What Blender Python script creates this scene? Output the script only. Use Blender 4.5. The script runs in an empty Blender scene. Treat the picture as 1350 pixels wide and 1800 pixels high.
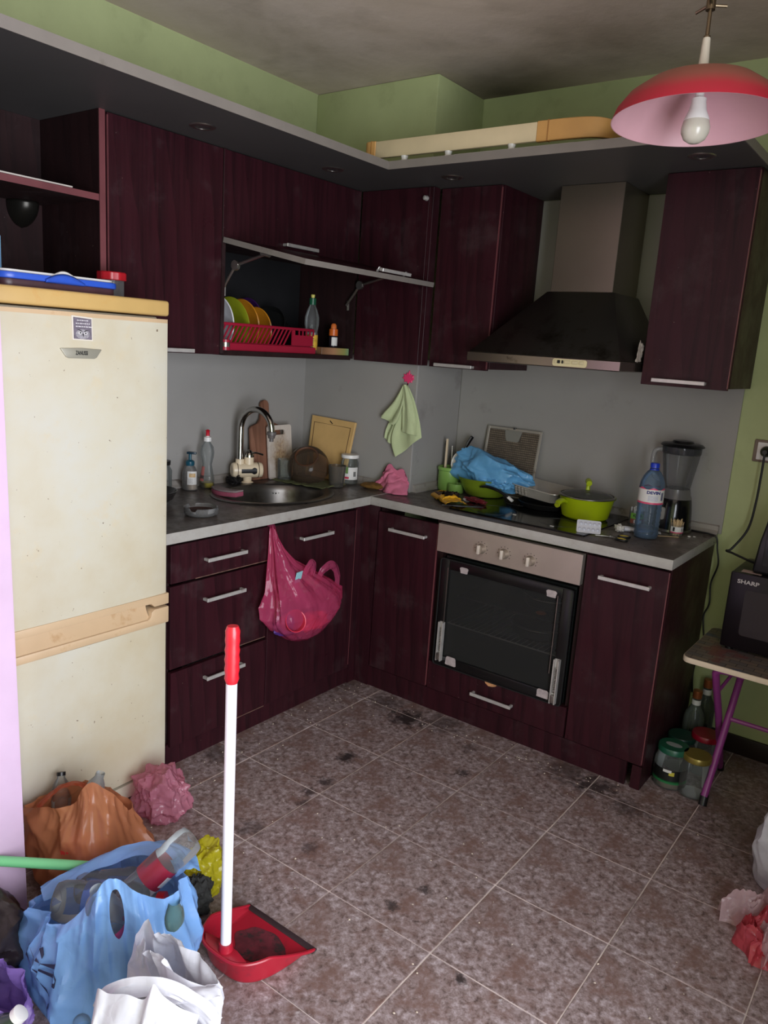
import bpy, bmesh, math, random
from math import sin, cos, pi, radians, sqrt, atan2
from mathutils import Vector, Matrix, Euler, noise
random.seed(7)
S = bpy.context.scene
COL = S.collection
# ---------------------------------------------------------------- camera
cam_d = bpy.data.cameras.new('camera'); cam = bpy.data.objects.new('camera', cam_d); COL.objects.link(cam)
cam_d.sensor_fit = 'HORIZONTAL'; cam_d.sensor_width = 36.0; cam_d.lens = 1361.04 / 1350 * 36.0
cam_d.clip_start = .05
_r = ((0.797128, 0.60024, 0.065567), (0.178328, -0.130285, -0.975308), (-0.576876, 0.789138, -0.210893))
cam.matrix_world = Matrix(((_r[0][0], -_r[1][0], -_r[2][0], 1.82699), (_r[0][1], -_r[1][1], -_r[2][1], -2.45291),
                           (_r[0][2], -_r[1][2], -_r[2][2], 1.47532), (0, 0, 0, 1)))
S.camera = cam
# ---------------------------------------------------------------- world, daylight through the window
w = bpy.data.worlds.new('sky'); S.world = w; w.use_nodes = True
w.node_tree.nodes['Background'].inputs[0].default_value = (.62, .74, 1, 1)
w.node_tree.nodes['Background'].inputs[1].default_value = 1.0
def window_light(name, loc, rot, sx, sy, energy, col):
    l = bpy.data.lights.new(name, 'AREA'); l.shape = 'RECTANGLE'; l.size = sx; l.size_y = sy; l.energy = energy; l.color = col
    o = bpy.data.objects.new(name, l); COL.objects.link(o); o.location = loc; o.rotation_euler = rot; return o
window_light('daylight', (2.70, -2.15, 1.12), (0, radians(90), 0), 1.78, 1.86, 78, (.92, .95, 1))
S.view_settings.view_transform = 'Standard'; S.view_settings.look = 'None'
S.view_settings.gamma = 1; S.view_settings.use_curve_mapping = False
S.view_settings.exposure = .55

# ---------------------------------------------------------------- mesh helpers
class MB:
    def __init__(s): s.v = []; s.f = []
    def box(s, x0, x1, y0, y1, z0, z1):
        n = len(s.v)
        s.v += [(x, y, z) for z in (z0, z1) for y in (y0, y1) for x in (x0, x1)]
        s.f += [tuple(n + i for i in q) for q in ((0, 2, 3, 1), (4, 5, 7, 6), (0, 1, 5, 4), (2, 6, 7, 3), (0, 4, 6, 2), (1, 3, 7, 5))]
        return s
    def lathe(s, prof, n=28, c=(0, 0, 0), sx=1, sy=1, close=False):
        b = len(s.v); m = len(prof)
        for r, z in prof:
            for k in range(n):
                a = 2 * pi * k / n; s.v.append((c[0] + r * sx * cos(a), c[1] + r * sy * sin(a), c[2] + z))
        for i in range(m - 1):
            for k in range(n):
                k2 = (k + 1) % n; s.f.append((b + i * n + k, b + i * n + k2, b + (i + 1) * n + k2, b + (i + 1) * n + k))
        if close: 
            for k in range(n):
                k2 = (k + 1) % n; s.f.append((b + (m - 1) * n + k, b + (m - 1) * n + k2, b + k2, b + k))
        else:
            if prof[0][0] > 1e-5: s.f.append(tuple(b + k for k in range(n))[::-1])
            if prof[-1][0] > 1e-5: s.f.append(tuple(b + (m - 1) * n + k for k in range(n)))
        return s
    def lathe_open(s, prof, n=28, c=(0, 0, 0), sx=1, sy=1):
        b = len(s.v); m = len(prof)
        for r, z in prof:
            for k in range(n):
                a = 2 * pi * k / n; s.v.append((c[0] + r * sx * cos(a), c[1] + r * sy * sin(a), c[2] + z))
        for i in range(m - 1):
            for k in range(n):
                k2 = (k + 1) % n; s.f.append((b + i * n + k, b + i * n + k2, b + (i + 1) * n + k2, b + (i + 1) * n + k))
        return s
    def tube(s, pts, r, n=10, closed=False, flat=1.0, up=None):
        pts = [Vector(p) for p in pts]; m = len(pts); b = len(s.v)
        rs = r if isinstance(r, (list, tuple)) else [r] * m
        ref = None
        for i, p in enumerate(pts):
            if closed: t = pts[(i + 1) % m] - pts[i - 1]
            else: t = pts[min(i + 1, m - 1)] - pts[max(i - 1, 0)]
            t.normalize()
            if ref is None:
                ref = Vector(up) if up else (Vector((0, 0, 1)) if abs(t.z) < .9 else Vector((1, 0, 0)))
            ref = (ref - t * ref.dot(t))
            if ref.length < 1e-6: ref = t.orthogonal()
            ref.normalize(); bi = t.cross(ref)
            for k in range(n):
                a = 2 * pi * k / n; s.v.append(tuple(p + ref * (rs[i] * cos(a) * flat) + bi * (rs[i] * sin(a))))
        rng = m if closed else m - 1
        for i in range(rng):
            j = (i + 1) % m
            for k in range(n):
                k2 = (k + 1) % n; s.f.append((b + i * n + k, b + i * n + k2, b + j * n + k2, b + j * n + k))
        if not closed:
            s.f.append(tuple(b + k for k in range(n))[::-1]); s.f.append(tuple(b + (m - 1) * n + k for k in range(n)))
        return s
    def prism(s, poly, h0, h1, fn=lambda a, b, h: (a, b, h)):
        b = len(s.v); n = len(poly)
        for h in (h0, h1):
            for p in poly: s.v.append(fn(p[0], p[1], h))
        s.f.append(tuple(range(b, b + n))[::-1]); s.f.append(tuple(range(b + n, b + 2 * n)))
        for i in range(n):
            j = (i + 1) % n; s.f.append((b + i, b + j, b + n + j, b + n + i))
        return s
    def grid(s, fn, nu, nv, cu=False, keep=None):
        b = len(s.v); mu = nu if cu else nu + 1
        for j in range(nv + 1):
            for i in range(mu): s.v.append(tuple(fn(i / nu, j / nv)))
        for j in range(nv):
            for i in range(nu):
                i2 = (i + 1) % mu if cu else i + 1
                if keep and not keep((i + .5) / nu, (j + .5) / nv): continue
                s.f.append((b + j * mu + i, b + j * mu + i2, b + (j + 1) * mu + i2, b + (j + 1) * mu + i))
        return s
    def poly(s, pts):
        b = len(s.v); s.v += [tuple(p) for p in pts]; s.f.append(tuple(range(b, b + len(pts)))); return s
    def xf(s, M):
        s.v = [tuple(M @ Vector(p)) for p in s.v]; return s
    def join(s, o, M=None):
        b = len(s.v); s.v += [tuple(M @ Vector(p)) for p in o.v] if M else list(o.v)
        s.f += [tuple(b + i for i in q) for q in o.f]; return s
def LOC(x, y, z): return Matrix.Translation((x, y, z))
def ROT(ax, deg): return Matrix.Rotation(radians(deg), 4, ax)
def rrect(w, h, r, n=5, cx=0, cy=0):
    out = []
    for ox, oy, a0 in ((w / 2 - r, h / 2 - r, 0), (-w / 2 + r, h / 2 - r, 90), (-w / 2 + r, -h / 2 + r, 180), (w / 2 - r, -h / 2 + r, 270)):
        for k in range(n + 1):
            a = radians(a0 + 90 * k / n); out.append((cx + ox + r * cos(a), cy + oy + r * sin(a)))
    return out
def spline(pts, n=8, closed=False):
    P = [Vector(p) for p in pts]; m = len(P); out = []
    for i in range(m if closed else m - 1):
        if closed: a, b, c, d = P[i - 1], P[i], P[(i + 1) % m], P[(i + 2) % m]
        else: a, b, c, d = P[max(i - 1, 0)], P[i], P[i + 1], P[min(i + 2, m - 1)]
        for k in range(n):
            t = k / n
            out.append(.5 * ((2 * b) + (c - a) * t + (2 * a - 5 * b + 4 * c - d) * t * t + (3 * b - a - 3 * c + d) * t ** 3))
    if not closed: out.append(P[-1])
    return out
WORLD = {}
def root_of(o):
    while o.parent: o = o.parent
    return o
def mesh_of(mb, name, bevel=0, segs=2, smooth=35, solid=0, sub=0, fixn=True):
    me = bpy.data.meshes.new(name); me.from_pydata(mb.v, [], mb.f)
    bm = bmesh.new(); bm.from_mesh(me)
    if fixn: bmesh.ops.recalc_face_normals(bm, faces=bm.faces)
    if bevel:
        es = [e for e in bm.edges if len(e.link_faces) == 2 and e.calc_face_angle(0) > .5]
        bmesh.ops.bevel(bm, geom=es, offset=bevel, segments=segs, profile=.5, affect='EDGES', clamp_overlap=True)
    bm.to_mesh(me); bm.free()
    if smooth:
        for p in me.polygons: p.use_smooth = True
        me.set_sharp_from_angle(angle=radians(smooth))
    return me
def tag(o, label, cat, group=None, kind=None):
    if label: o['label'] = label
    if cat: o['category'] = cat
    if group: o['group'] = group
    if kind: o['kind'] = kind
    return o
def thing(name, label, cat, loc=(0, 0, 0), rot=(0, 0, 0), world=False, group=None):
    o = bpy.data.objects.new(name, None); COL.objects.link(o); o.empty_display_size = .05
    o.location = loc; o.rotation_euler = tuple(radians(a) for a in rot)
    if world: WORLD[o.name] = Vector(loc)
    return tag(o, label, cat, group)
def part(parent, name, mb, m, bevel=0, segs=2, smooth=35, label=None, solid=0, sub=0, me=None, fixn=True, kind=None):
    if parent is not None and me is None:
        r = root_of(parent)
        if r.name in WORLD:
            d = WORLD[r.name]; mb.v = [(p[0] - d.x, p[1] - d.y, p[2] - d.z) for p in mb.v]
    if me is None: me = mesh_of(mb, name, bevel, segs, smooth, fixn=fixn)
    o = bpy.data.objects.new(name, me); COL.objects.link(o)
    if not me.materials: me.materials.append(m)
    if solid:
        md = o.modifiers.new('thickness', 'SOLIDIFY'); md.thickness = solid; md.offset = 0
    if sub:
        md = o.modifiers.new('smooth', 'SUBSURF'); md.levels = sub; md.render_levels = sub
    if parent is not None: o.parent = parent
    if label: o['label'] = label
    if kind: o['kind'] = kind
    return o
def single(name, label, cat, mb, m, loc=(0, 0, 0), rot=(0, 0, 0), group=None, kind=None, **k):
    o = part(None, name, mb, m, **k); o.location = loc; o.rotation_euler = tuple(radians(a) for a in rot)
    return tag(o, label, cat, group, kind)
def wsingle(name, label, cat, mb, m, group=None, kind=None, **k):
    """one-mesh thing given in world coordinates: origin moved to the base centre of its bounds"""
    xs = [p[0] for p in mb.v]; ys = [p[1] for p in mb.v]; z0 = min(p[2] for p in mb.v)
    c = ((min(xs) + max(xs)) / 2, (min(ys) + max(ys)) / 2, z0)
    mb.v = [(p[0] - c[0], p[1] - c[1], p[2] - c[2]) for p in mb.v]
    return single(name, label, cat, mb, m, c, group=group, kind=kind, **k)
def structure(name, mb, m, label=None, **k):
    o = wsingle(name, label, None, mb, m, kind='structure', **k); return o
_font = {}
def text_mb(txt, size, depth=.0006, sx=1.0, bold=0.0, shear=0):
    c = bpy.data.curves.new('txt', 'FONT'); c.body = txt; c.size = size; c.extrude = depth / 2; c.align_x = 'CENTER'; c.align_y = 'CENTER'
    c.offset = bold; c.shear = shear; c.resolution_u = 3
    o = bpy.data.objects.new('txt', c); COL.objects.link(o)
    dg = bpy.context.evaluated_depsgraph_get(); me = bpy.data.meshes.new_from_object(o.evaluated_get(dg))
    mb = MB(); mb.v = [(v.co.x * sx, v.co.y, v.co.z) for v in me.vertices]; mb.f = [tuple(p.vertices) for p in me.polygons]
    bpy.data.objects.remove(o); bpy.data.curves.remove(c); bpy.data.meshes.remove(me)
    return mb
def nz(x, y, z=0.0): return noise.noise((x, y, z))
def fbm(x, y, z=0.0, o=3):
    a = 0; s = 1
    for _ in range(o): a += s * noise.noise((x, y, z)); x *= 2.03; y *= 2.03; z *= 2.03; s *= .5
    return a
def ridge(x, y, z=0.0, o=3):
    a = 0; s = 1
    for _ in range(o): a += s * (1 - 2 * abs(noise.noise((x, y, z)))); x = x * 2.1 + 3.1; y = y * 2.1 + 1.7; z *= 2.1; s *= .5
    return a

def crease(x, y, z=0.0):
    """crumpled-film relief: smooth hollows meeting in sharp ridges, about -.4 .. .8"""
    a = noise.voronoi((x, y, z), distance_metric='DISTANCE')[0][0]; b = noise.voronoi((x * 2.1 + 4.3, y * 2.1 - 2.2, z * 2.1 + 7.1), distance_metric='DISTANCE')[0][0]
    return 1.5 * a * a + .5 * b * b - .55
# ---------------------------------------------------------------- material helpers
class NT:
    def __init__(s, name):
        s.m = bpy.data.materials.new(name); s.m.use_nodes = True; s.t = s.m.node_tree; s.n = s.t.nodes; s.l = s.t.links
        s.b = s.n['Principled BSDF']; s.out = s.n['Material Output']; s._co = None
    def node(s, t, **k):
        n = s.n.new(t)
        for a, b in k.items(): setattr(n, a, b)
        return n
    def link(s, a, b): s.l.new(a, b)
    def coord(s, kind='Object', scale=(1, 1, 1), rnd=False, world=False):
        mp = s.node('ShaderNodeMapping'); mp.inputs['Scale'].default_value = scale
        if world: src = s.node('ShaderNodeNewGeometry').outputs['Position']
        else: src = s.node('ShaderNodeTexCoord').outputs[kind]
        if rnd:
            oi = s.node('ShaderNodeObjectInfo'); mu = s.node('ShaderNodeMath', operation='MULTIPLY'); mu.inputs[1].default_value = 37.0
            s.link(oi.outputs['Random'], mu.inputs[0]); ad = s.node('ShaderNodeVectorMath', operation='ADD')
            s.link(src, ad.inputs[0]); s.link(mu.outputs[0], ad.inputs[1]); src = ad.outputs[0]
        s.link(src, mp.inputs['Vector']); return mp.outputs[0]
    def noise(s, vec, scale=5, detail=4, rough=.55, dist=0):
        n = s.node('ShaderNodeTexNoise'); n.inputs['Scale'].default_value = scale; n.inputs['Detail'].default_value = detail
        n.inputs['Roughness'].default_value = rough; n.inputs['Distortion'].default_value = dist
        if vec is not None: s.link(vec, n.inputs['Vector'])
        return n.outputs['Fac']
    def ramp(s, fac, stops, interp='LINEAR'):
        r = s.node('ShaderNodeValToRGB'); r.color_ramp.interpolation = interp
        e = r.color_ramp.elements
        while len(e) < len(stops): e.new(.5)
        for i, (p, c) in enumerate(stops):
            e[i].position = p; e[i].color = c if len(c) == 4 else (*c, 1)
        s.link(fac, r.inputs[0]); return r.outputs[0]
    def mix(s, fac, a, b, mode='MIX'):
        n = s.node('ShaderNodeMix', data_type='RGBA', blend_type=mode)
        for v, i in ((fac, 0), (a, 6), (b, 7)):
            if hasattr(v, 'is_linked') or isinstance(v, bpy.types.NodeSocket): s.link(v, n.inputs[i])
            else: n.inputs[i].default_value = v if i == 0 else ((*v, 1) if len(v) == 3 else v)
        return n.outputs[2]
    def math(s, op, a, b=None):
        n = s.node('ShaderNodeMath', operation=op)
        for v, i in ((a, 0), (b, 1)):
            if v is None: continue
            if isinstance(v, bpy.types.NodeSocket): s.link(v, n.inputs[i])
            else: n.inputs[i].default_value = v
        return n.outputs[0]
    def bump(s, h, strength=.3, dist=.01, to=None):
        n = s.node('ShaderNodeBump'); n.inputs['Strength'].default_value = strength; n.inputs['Distance'].default_value = dist
        s.link(h, n.inputs['Height']); s.link(n.outputs[0], (to or s.b).inputs['Normal']); return n.outputs[0]
    def set(s, **k):
        nm = dict(col='Base Color', rough='Roughness', metal='Metallic', spec='Specular IOR Level', alpha='Alpha', trans='Transmission Weight', ior='IOR', coat='Coat Weight', sheen='Sheen Weight', sss='Subsurface Weight')
        for a, v in k.items():
            i = s.b.inputs[nm[a]]
            if isinstance(v, bpy.types.NodeSocket): s.link(v, i)
            else: i.default_value = (*v, 1) if a == 'col' and len(v) == 3 else v
        return s
def srgb(r, g, b):
    f = lambda c: (c / 255 / 12.92) if c / 255 <= .04045 else ((c / 255 + .055) / 1.055) ** 2.4
    return (f(r), f(g), f(b))
_mc = {}
def mat(name, col, rough=.5, metal=0, spec=.5, var=0.0, vs=12, bump=0.0, bs=60, coat=0, dirt=None, ds=9, dcut=.55, sheen=0, bdist=.003):
    """plain surface with brightness variation, optional dirt colour patches and fine relief"""
    if name in _mc: return _mc[name]
    t = NT(name); t.set(rough=rough, metal=metal, spec=spec, coat=coat, sheen=sheen)
    c = None
    if var or dirt or bump: vec = t.coord(rnd=True)
    if var:
        nse = t.noise(vec, vs, 5)
        c = t.ramp(nse, [(.25, tuple(x * (1 - var) for x in col)), (.75, tuple(min(1, x * (1 + var)) for x in col))])
    if dirt:
        d = t.noise(vec, ds, 8, .65); fac = t.ramp(d, [(dcut, (0, 0, 0)), (dcut + .13, (1, 1, 1))])
        c = t.mix(fac, c if c is not None else col, dirt)
    t.set(col=c if c is not None else col)
    if bump: t.bump(t.noise(vec, bs, 6), bump, bdist)
    _mc[name] = t.m; return t.m
def clear(name, col=(.9, .95, .95), alpha=.08, rough=.04, spec=.6):
    """thin clear glass or plastic: see-through with a fresnel reflection"""
    if name in _mc: return _mc[name]
    t = NT(name); t.set(col=tuple(c * .5 for c in col), rough=rough, spec=spec)
    tr = t.node('ShaderNodeBsdfTransparent'); tr.inputs[0].default_value = (*col, 1)
    lw = t.node('ShaderNodeFresnel'); lw.inputs[0].default_value = 1.5
    f = t.math('MULTIPLY', lw.outputs[0], .9); f = t.math('ADD', f, alpha); f = t.math('MINIMUM', f, 1.0)
    mx = t.node('ShaderNodeMixShader'); t.link(f, mx.inputs[0]); t.link(tr.outputs[0], mx.inputs[1]); t.link(t.b.outputs[0], mx.inputs[2])
    t.link(mx.outputs[0], t.out.inputs[0]); _mc[name] = t.m; return t.m
def film(name, col, alpha=.8, rough=.3, tl=.35, bump=.35, bs=26, print_=None):
    """polythene film: part see-through, part translucent, glossy, finely wrinkled"""
    if name in _mc: return _mc[name]
    t = NT(name); vec = t.coord(rnd=True)
    v = t.noise(vec, 6, 4); c = t.ramp(v, [(.3, tuple(x * .86 for x in col)), (.7, tuple(min(1, x * 1.1) for x in col))])
    t.set(col=c, rough=rough, spec=.6)
    vo = t.node('ShaderNodeTexVoronoi', feature='DISTANCE_TO_EDGE'); vo.inputs['Scale'].default_value = bs
    ds = t.node('ShaderNodeVectorMath', operation='ADD'); nn = t.node('ShaderNodeTexNoise'); nn.inputs['Scale'].default_value = 9; t.link(vec, nn.inputs['Vector'])
    t.link(vec, ds.inputs[0]); sc = t.node('ShaderNodeVectorMath', operation='SCALE'); sc.inputs['Scale'].default_value = .08
    t.link(nn.outputs['Color'], sc.inputs[0]); t.link(sc.outputs[0], ds.inputs[1]); t.link(ds.outputs[0], vo.inputs['Vector'])
    h = t.math('ADD', t.math('MULTIPLY', t.math('MINIMUM', vo.outputs['Distance'], .22), .8), t.math('MULTIPLY', t.noise(vec, 11, 4, .5), .6))
    nb = t.bump(h, bump, .012)
    tlb = t.node('ShaderNodeBsdfTranslucent'); t.link(c, tlb.inputs[0]); t.link(nb, tlb.inputs['Normal'])
    m1 = t.node('ShaderNodeMixShader'); m1.inputs[0].default_value = tl; t.link(t.b.outputs[0], m1.inputs[1]); t.link(tlb.outputs[0], m1.inputs[2])
    tr = t.node('ShaderNodeBsdfTransparent'); t.link(t.mix(.35, c, (1, 1, 1)), tr.inputs[0])
    m2 = t.node('ShaderNodeMixShader'); m2.inputs[0].default_value = alpha; t.link(tr.outputs[0], m2.inputs[1]); t.link(m1.outputs[0], m2.inputs[2])
    t.link(m2.outputs[0], t.out.inputs[0]); _mc[name] = t.m; return t.m
# ================================================================ setting
XL, YP, XP, YB, ZC = -.70, .30, -.06, .66, 2.53      # left wall, pillar front, pillar side, back wall, ceiling
XR, YN = 2.75, -3.7
ZT, XA, YF = .85, -.105, .09                          # worktop height and the two worktop front edges
TS = .3333
def wall_mat(name, col, stain, sc=2.2, amt=.5, bump=.12):
    t = NT(name); v = t.coord(world=True)
    n1 = t.noise(v, sc, 6, .6); n2 = t.noise(v, 7.5, 8, .65)
    c = t.ramp(n1, [(.3, tuple(x * .86 for x in col)), (.7, tuple(min(1, x * 1.08) for x in col))])
    f = t.ramp(n2, [(.56, (0, 0, 0)), (.78, (amt, amt, amt))])
    c = t.mix(f, c, stain); t.set(col=c, rough=.75, spec=.25)
    t.bump(t.noise(v, 55, 6, .6), bump, .004); return t.m
m_green = wall_mat('green_paint', srgb(180, 190, 140), srgb(134, 138, 100), amt=.35)
m_lilac = wall_mat('lilac_paint', srgb(208, 180, 206), srgb(204, 160, 190), amt=.3, bump=.05)
def ceil_mat():
    t = NT('ceiling_paint'); v = t.coord(world=True)
    n1 = t.noise(v, 1.3, 6, .62, .6); n2 = t.noise(v, 4.2, 8, .6)
    c = t.ramp(n1, [(.32, srgb(176, 160, 142)), (.5, srgb(204, 188, 172)), (.72, srgb(222, 206, 194))])
    f = t.ramp(n2, [(.52, (0, 0, 0)), (.75, (.28, .28, .28))]); c = t.mix(f, c, srgb(120, 108, 94))
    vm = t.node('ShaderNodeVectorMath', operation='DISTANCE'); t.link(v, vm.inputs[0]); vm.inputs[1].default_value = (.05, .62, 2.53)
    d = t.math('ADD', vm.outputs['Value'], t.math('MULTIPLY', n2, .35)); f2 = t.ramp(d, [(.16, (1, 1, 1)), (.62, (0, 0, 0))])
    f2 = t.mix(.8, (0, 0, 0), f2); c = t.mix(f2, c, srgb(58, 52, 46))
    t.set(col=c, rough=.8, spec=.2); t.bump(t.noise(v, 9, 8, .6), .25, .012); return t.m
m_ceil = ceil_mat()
def tile_mat():
    t = NT('tile_print'); o = t.coord(); wv = t.coord(world=True)
    n1 = t.noise(o, 46, 10, .74, .3); n2 = t.noise(o, 8, 9, .7, .3); n3 = t.noise(o, 110, 6, .7, .5)
    c = t.ramp(n1, [(.35, srgb(80, 65, 62)), (.46, srgb(128, 111, 108)), (.55, srgb(154, 139, 139)), (.67, srgb(190, 178, 182))])
    f = t.ramp(n2, [(.47, (0, 0, 0)), (.62, (.85, .85, .85))]); c = t.mix(f, c, srgb(116, 90, 82))
    f = t.ramp(n3, [(.58, (0, 0, 0)), (.72, (.6, .6, .6))]); c = t.mix(f, c, srgb(172, 160, 164))
    # the two pale flecks printed on every tile
    for cx, cy, r in ((-.045, .141, .0080), (.039, .153, .0090)):
        d = t.node('ShaderNodeVectorMath', operation='DISTANCE'); t.link(o, d.inputs[0]); d.inputs[1].default_value = (cx, cy, 0)
        dd = t.math('ADD', d.outputs['Value'], t.math('MULTIPLY', t.noise(o, 120, 4), .022))
        f = t.ramp(dd, [(r + .003, (.75, .75, .75)), (r + .008, (0, 0, 0))]); c = t.mix(f, c, srgb(206, 198, 200))
    # dirt: scattered blotches, and the trodden grime along the plinths
    g = t.noise(wv, 14, 9, .7); f = t.ramp(g, [(.61, (0, 0, 0)), (.74, (.65, .65, .65))]); c = t.mix(f, c, srgb(48, 40, 38))
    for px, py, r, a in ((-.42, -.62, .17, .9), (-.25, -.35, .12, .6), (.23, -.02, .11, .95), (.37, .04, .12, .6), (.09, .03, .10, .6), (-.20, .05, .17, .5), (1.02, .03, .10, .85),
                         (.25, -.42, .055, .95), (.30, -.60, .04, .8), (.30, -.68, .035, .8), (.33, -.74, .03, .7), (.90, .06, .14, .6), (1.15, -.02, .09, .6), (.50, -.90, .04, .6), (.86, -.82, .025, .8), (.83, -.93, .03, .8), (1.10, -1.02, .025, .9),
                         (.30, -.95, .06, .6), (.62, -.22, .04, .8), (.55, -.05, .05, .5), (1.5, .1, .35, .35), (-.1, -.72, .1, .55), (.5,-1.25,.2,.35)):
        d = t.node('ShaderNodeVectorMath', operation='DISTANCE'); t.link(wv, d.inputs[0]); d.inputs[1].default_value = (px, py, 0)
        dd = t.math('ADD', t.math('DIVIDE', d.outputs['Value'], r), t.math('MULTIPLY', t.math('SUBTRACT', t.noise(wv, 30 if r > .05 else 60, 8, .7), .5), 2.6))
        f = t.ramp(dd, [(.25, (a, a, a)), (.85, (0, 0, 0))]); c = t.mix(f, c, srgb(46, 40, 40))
    t.set(col=c, rough=t.ramp(n1, [(.3, (.42,) * 3), (.7, (.30,) * 3)]), spec=.45); t.bump(n3, .06, .002); return t.m
m_tile = tile_mat()
m_grout = mat('grout', srgb(204, 190, 184), .9, var=.25, vs=14, dirt=srgb(74, 62, 60), ds=5, dcut=.60)
m_board = mat('dark_skirting', srgb(38, 24, 24), .45, var=.2)

fl = structure('floor', MB().box(XL - .1, XR + .1, YN - .1, YB + .1, -.06, -.0018), m_grout, label='mauve brown marbled floor tiles laid square with pale thin joints')
full = mesh_of(MB().box(-TS / 2 + .0018, TS / 2 - .0018, -TS / 2 + .0018, TS / 2 - .0018, -.02, 0), 'tile', bevel=.0008, segs=1); full.materials.append(m_tile)
for i in range(-3, 9):
    for j in range(-12, 2):
        x0, x1 = max(i * TS, XL), min((i + 1) * TS, XR); y0, y1 = max(j * TS, YN), min((j + 1) * TS, YB)
        if x1 - x0 < .01 or y1 - y0 < .01: continue
        cx, cy = (i + .5) * TS, (j + .5) * TS
        if x1 - x0 > TS - .001 and y1 - y0 > TS - .001: o = part(fl, 'tile', None, m_tile, me=full)
        else: o = part(fl, 'tile', MB().box(x0 - cx + .0018, x1 - cx - .0018, y0 - cy + .0018, y1 - cy - .0018, -.02, 0), m_tile, bevel=.0008, segs=1)
        o.location = Vector((cx, cy, 0)) - fl.location
        o.location.z += .0006 * ((i * 7 + j * 3) % 3 - 1)

structure('ceiling', MB().box(XL - .1, XR + .1, YN - .1, YB + .1, ZC, ZC + .1), m_ceil, label='stained grey brown plaster ceiling')
structure('wall_left', MB().box(XL - .1, XL, YN - .1, YB + .1, -.06, ZC + .1), m_green, label='pale green painted wall behind the sink run')
structure('wall_back', MB().box(XL - .1, XR + .1, YB, YB + .1, -.06, ZC + .1), m_green, label='pale green painted wall behind the oven run and microwave')
pm = MB(); pm.grid(lambda u, v: ((XL + u / .64 * (XP - XL), YP, v * ZC) if u <= .64 else (XP + .012 * nz(1.5, v * 5), YP + (u - .64) / .36 * (YB - YP), v * ZC)), 25, 30)
structure('wall_pillar', MB().box(XL, XP, YP, YB, 0, ZC), m_green, bevel=.008, segs=2, label='square green painted pillar boxed into the corner')
structure('wall_entry', MB().prism([(XL, 0), (.143, 0), (.100, ZC), (XL, ZC)], YN, -1.57, lambda a, b, h: (a, h, b)), m_lilac, bevel=.004, label='pale lilac wall end left of the fridge')
structure('wall_right', MB().box(XR, XR + .1, YN, -3.12, 0, ZC).box(XR, XR + .1, -1.18, YB, 0, ZC).box(XR, XR + .1, -3.12, -1.18, 0, .18).box(XR, XR + .1, -3.12, -1.18, 2.06, ZC), m_green, smooth=0)
structure('wall_front', MB().box(XL, XR, YN - .1, YN, 0, ZC), m_green)
wf = structure('window_1', MB().box(XR + .02, XR + .08, -3.12, -3.06, .18, 2.06).box(XR + .02, XR + .08, -1.24, -1.18, .18, 2.06).box(XR + .02, XR + .08, -2.18, -2.12, .18, 2.06)
     .box(XR + .02, XR + .08, -3.12, -1.18, .18, .24).box(XR + .02, XR + .08, -3.12, -1.18, 2.0, 2.06), mat('window_white', (.8, .8, .8), .4), label='white framed window in the right wall')
structure('baseboard_back', MB().box(1.16, XR, YB - .014, YB, 0, .075), m_board, bevel=.004, label='dark skirting board under the microwave table')

# ---------------------------------------------------------------- shared furniture materials
def wood_mat(name, dark, light, rough=.33, sx=70):
    t = NT(name); v = t.coord(scale=(1, 1, .045), rnd=True); v2 = t.coord(rnd=True)
    g = t.noise(v, sx, 5, .6); g2 = t.noise(v, sx * .22, 4, .6, 1.4)
    wv = t.node('ShaderNodeTexWave', wave_type='BANDS', bands_direction='DIAGONAL', wave_profile='SAW'); wv.inputs['Scale'].default_value = 9; wv.inputs['Distortion'].default_value = 6
    wv.inputs['Detail'].default_value = 3; wv.inputs['Detail Scale'].default_value = .8
    mp = t.coord(scale=(1, 1, .10), rnd=True); t.link(mp, wv.inputs['Vector'])
    a = t.math('ADD', t.math('MULTIPLY', g, .5), t.math('ADD', t.math('MULTIPLY', g2, .42), t.math('MULTIPLY', wv.outputs['Fac'], .17)))
    c = t.ramp(a, [(.36, dark), (.62, light)])
    # greasy smears, thin pale scuffs
    sm = t.noise(v2, 6, 7, .65); f = t.ramp(sm, [(.55, (0, 0, 0)), (.8, (.35, .35, .35))]); c = t.mix(f, c, srgb(84, 70, 72))
    sp = t.noise(v2, 130, 2, .5); f = t.ramp(sp, [(.775, (0, 0, 0)), (.79, (.6, .6, .6))]); c = t.mix(f, c, srgb(150, 130, 120))
    t.set(col=c, rough=t.ramp(sm, [(.3, (rough - .06,) * 3), (.75, (rough + .22,) * 3)]), spec=.22); t.bump(g, .08, .0015); return t.m
m_wood = wood_mat('mahogany_laminate', srgb(35, 15, 20), srgb(52, 21, 28))
m_woodin = wood_mat('mahogany_inside', srgb(30, 17, 18), srgb(40, 22, 23), .5)
m_edge = mat('edge_band', srgb(108, 58, 62), .45, var=.2)
m_dark = mat('dark_board', srgb(24, 24, 26), .5, var=.15)
m_alu = mat('brushed_aluminium', srgb(200, 196, 192), .36, metal=.45, var=.12, vs=40, dirt=srgb(120, 112, 104), ds=20, dcut=.62)
m_grey = mat('grey_splash', srgb(150, 147, 143), .5, var=.07, vs=3, bump=.04, bs=120, dirt=srgb(132, 128, 124), ds=5, dcut=.62)
m_greylid = mat('grey_canopy', srgb(72, 70, 69), .5, var=.1, vs=3)
m_edgegrey = mat('grey_edge', srgb(126, 119, 113), .5, var=.08, dirt=srgb(108, 100, 92), ds=8, dcut=.62)
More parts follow.
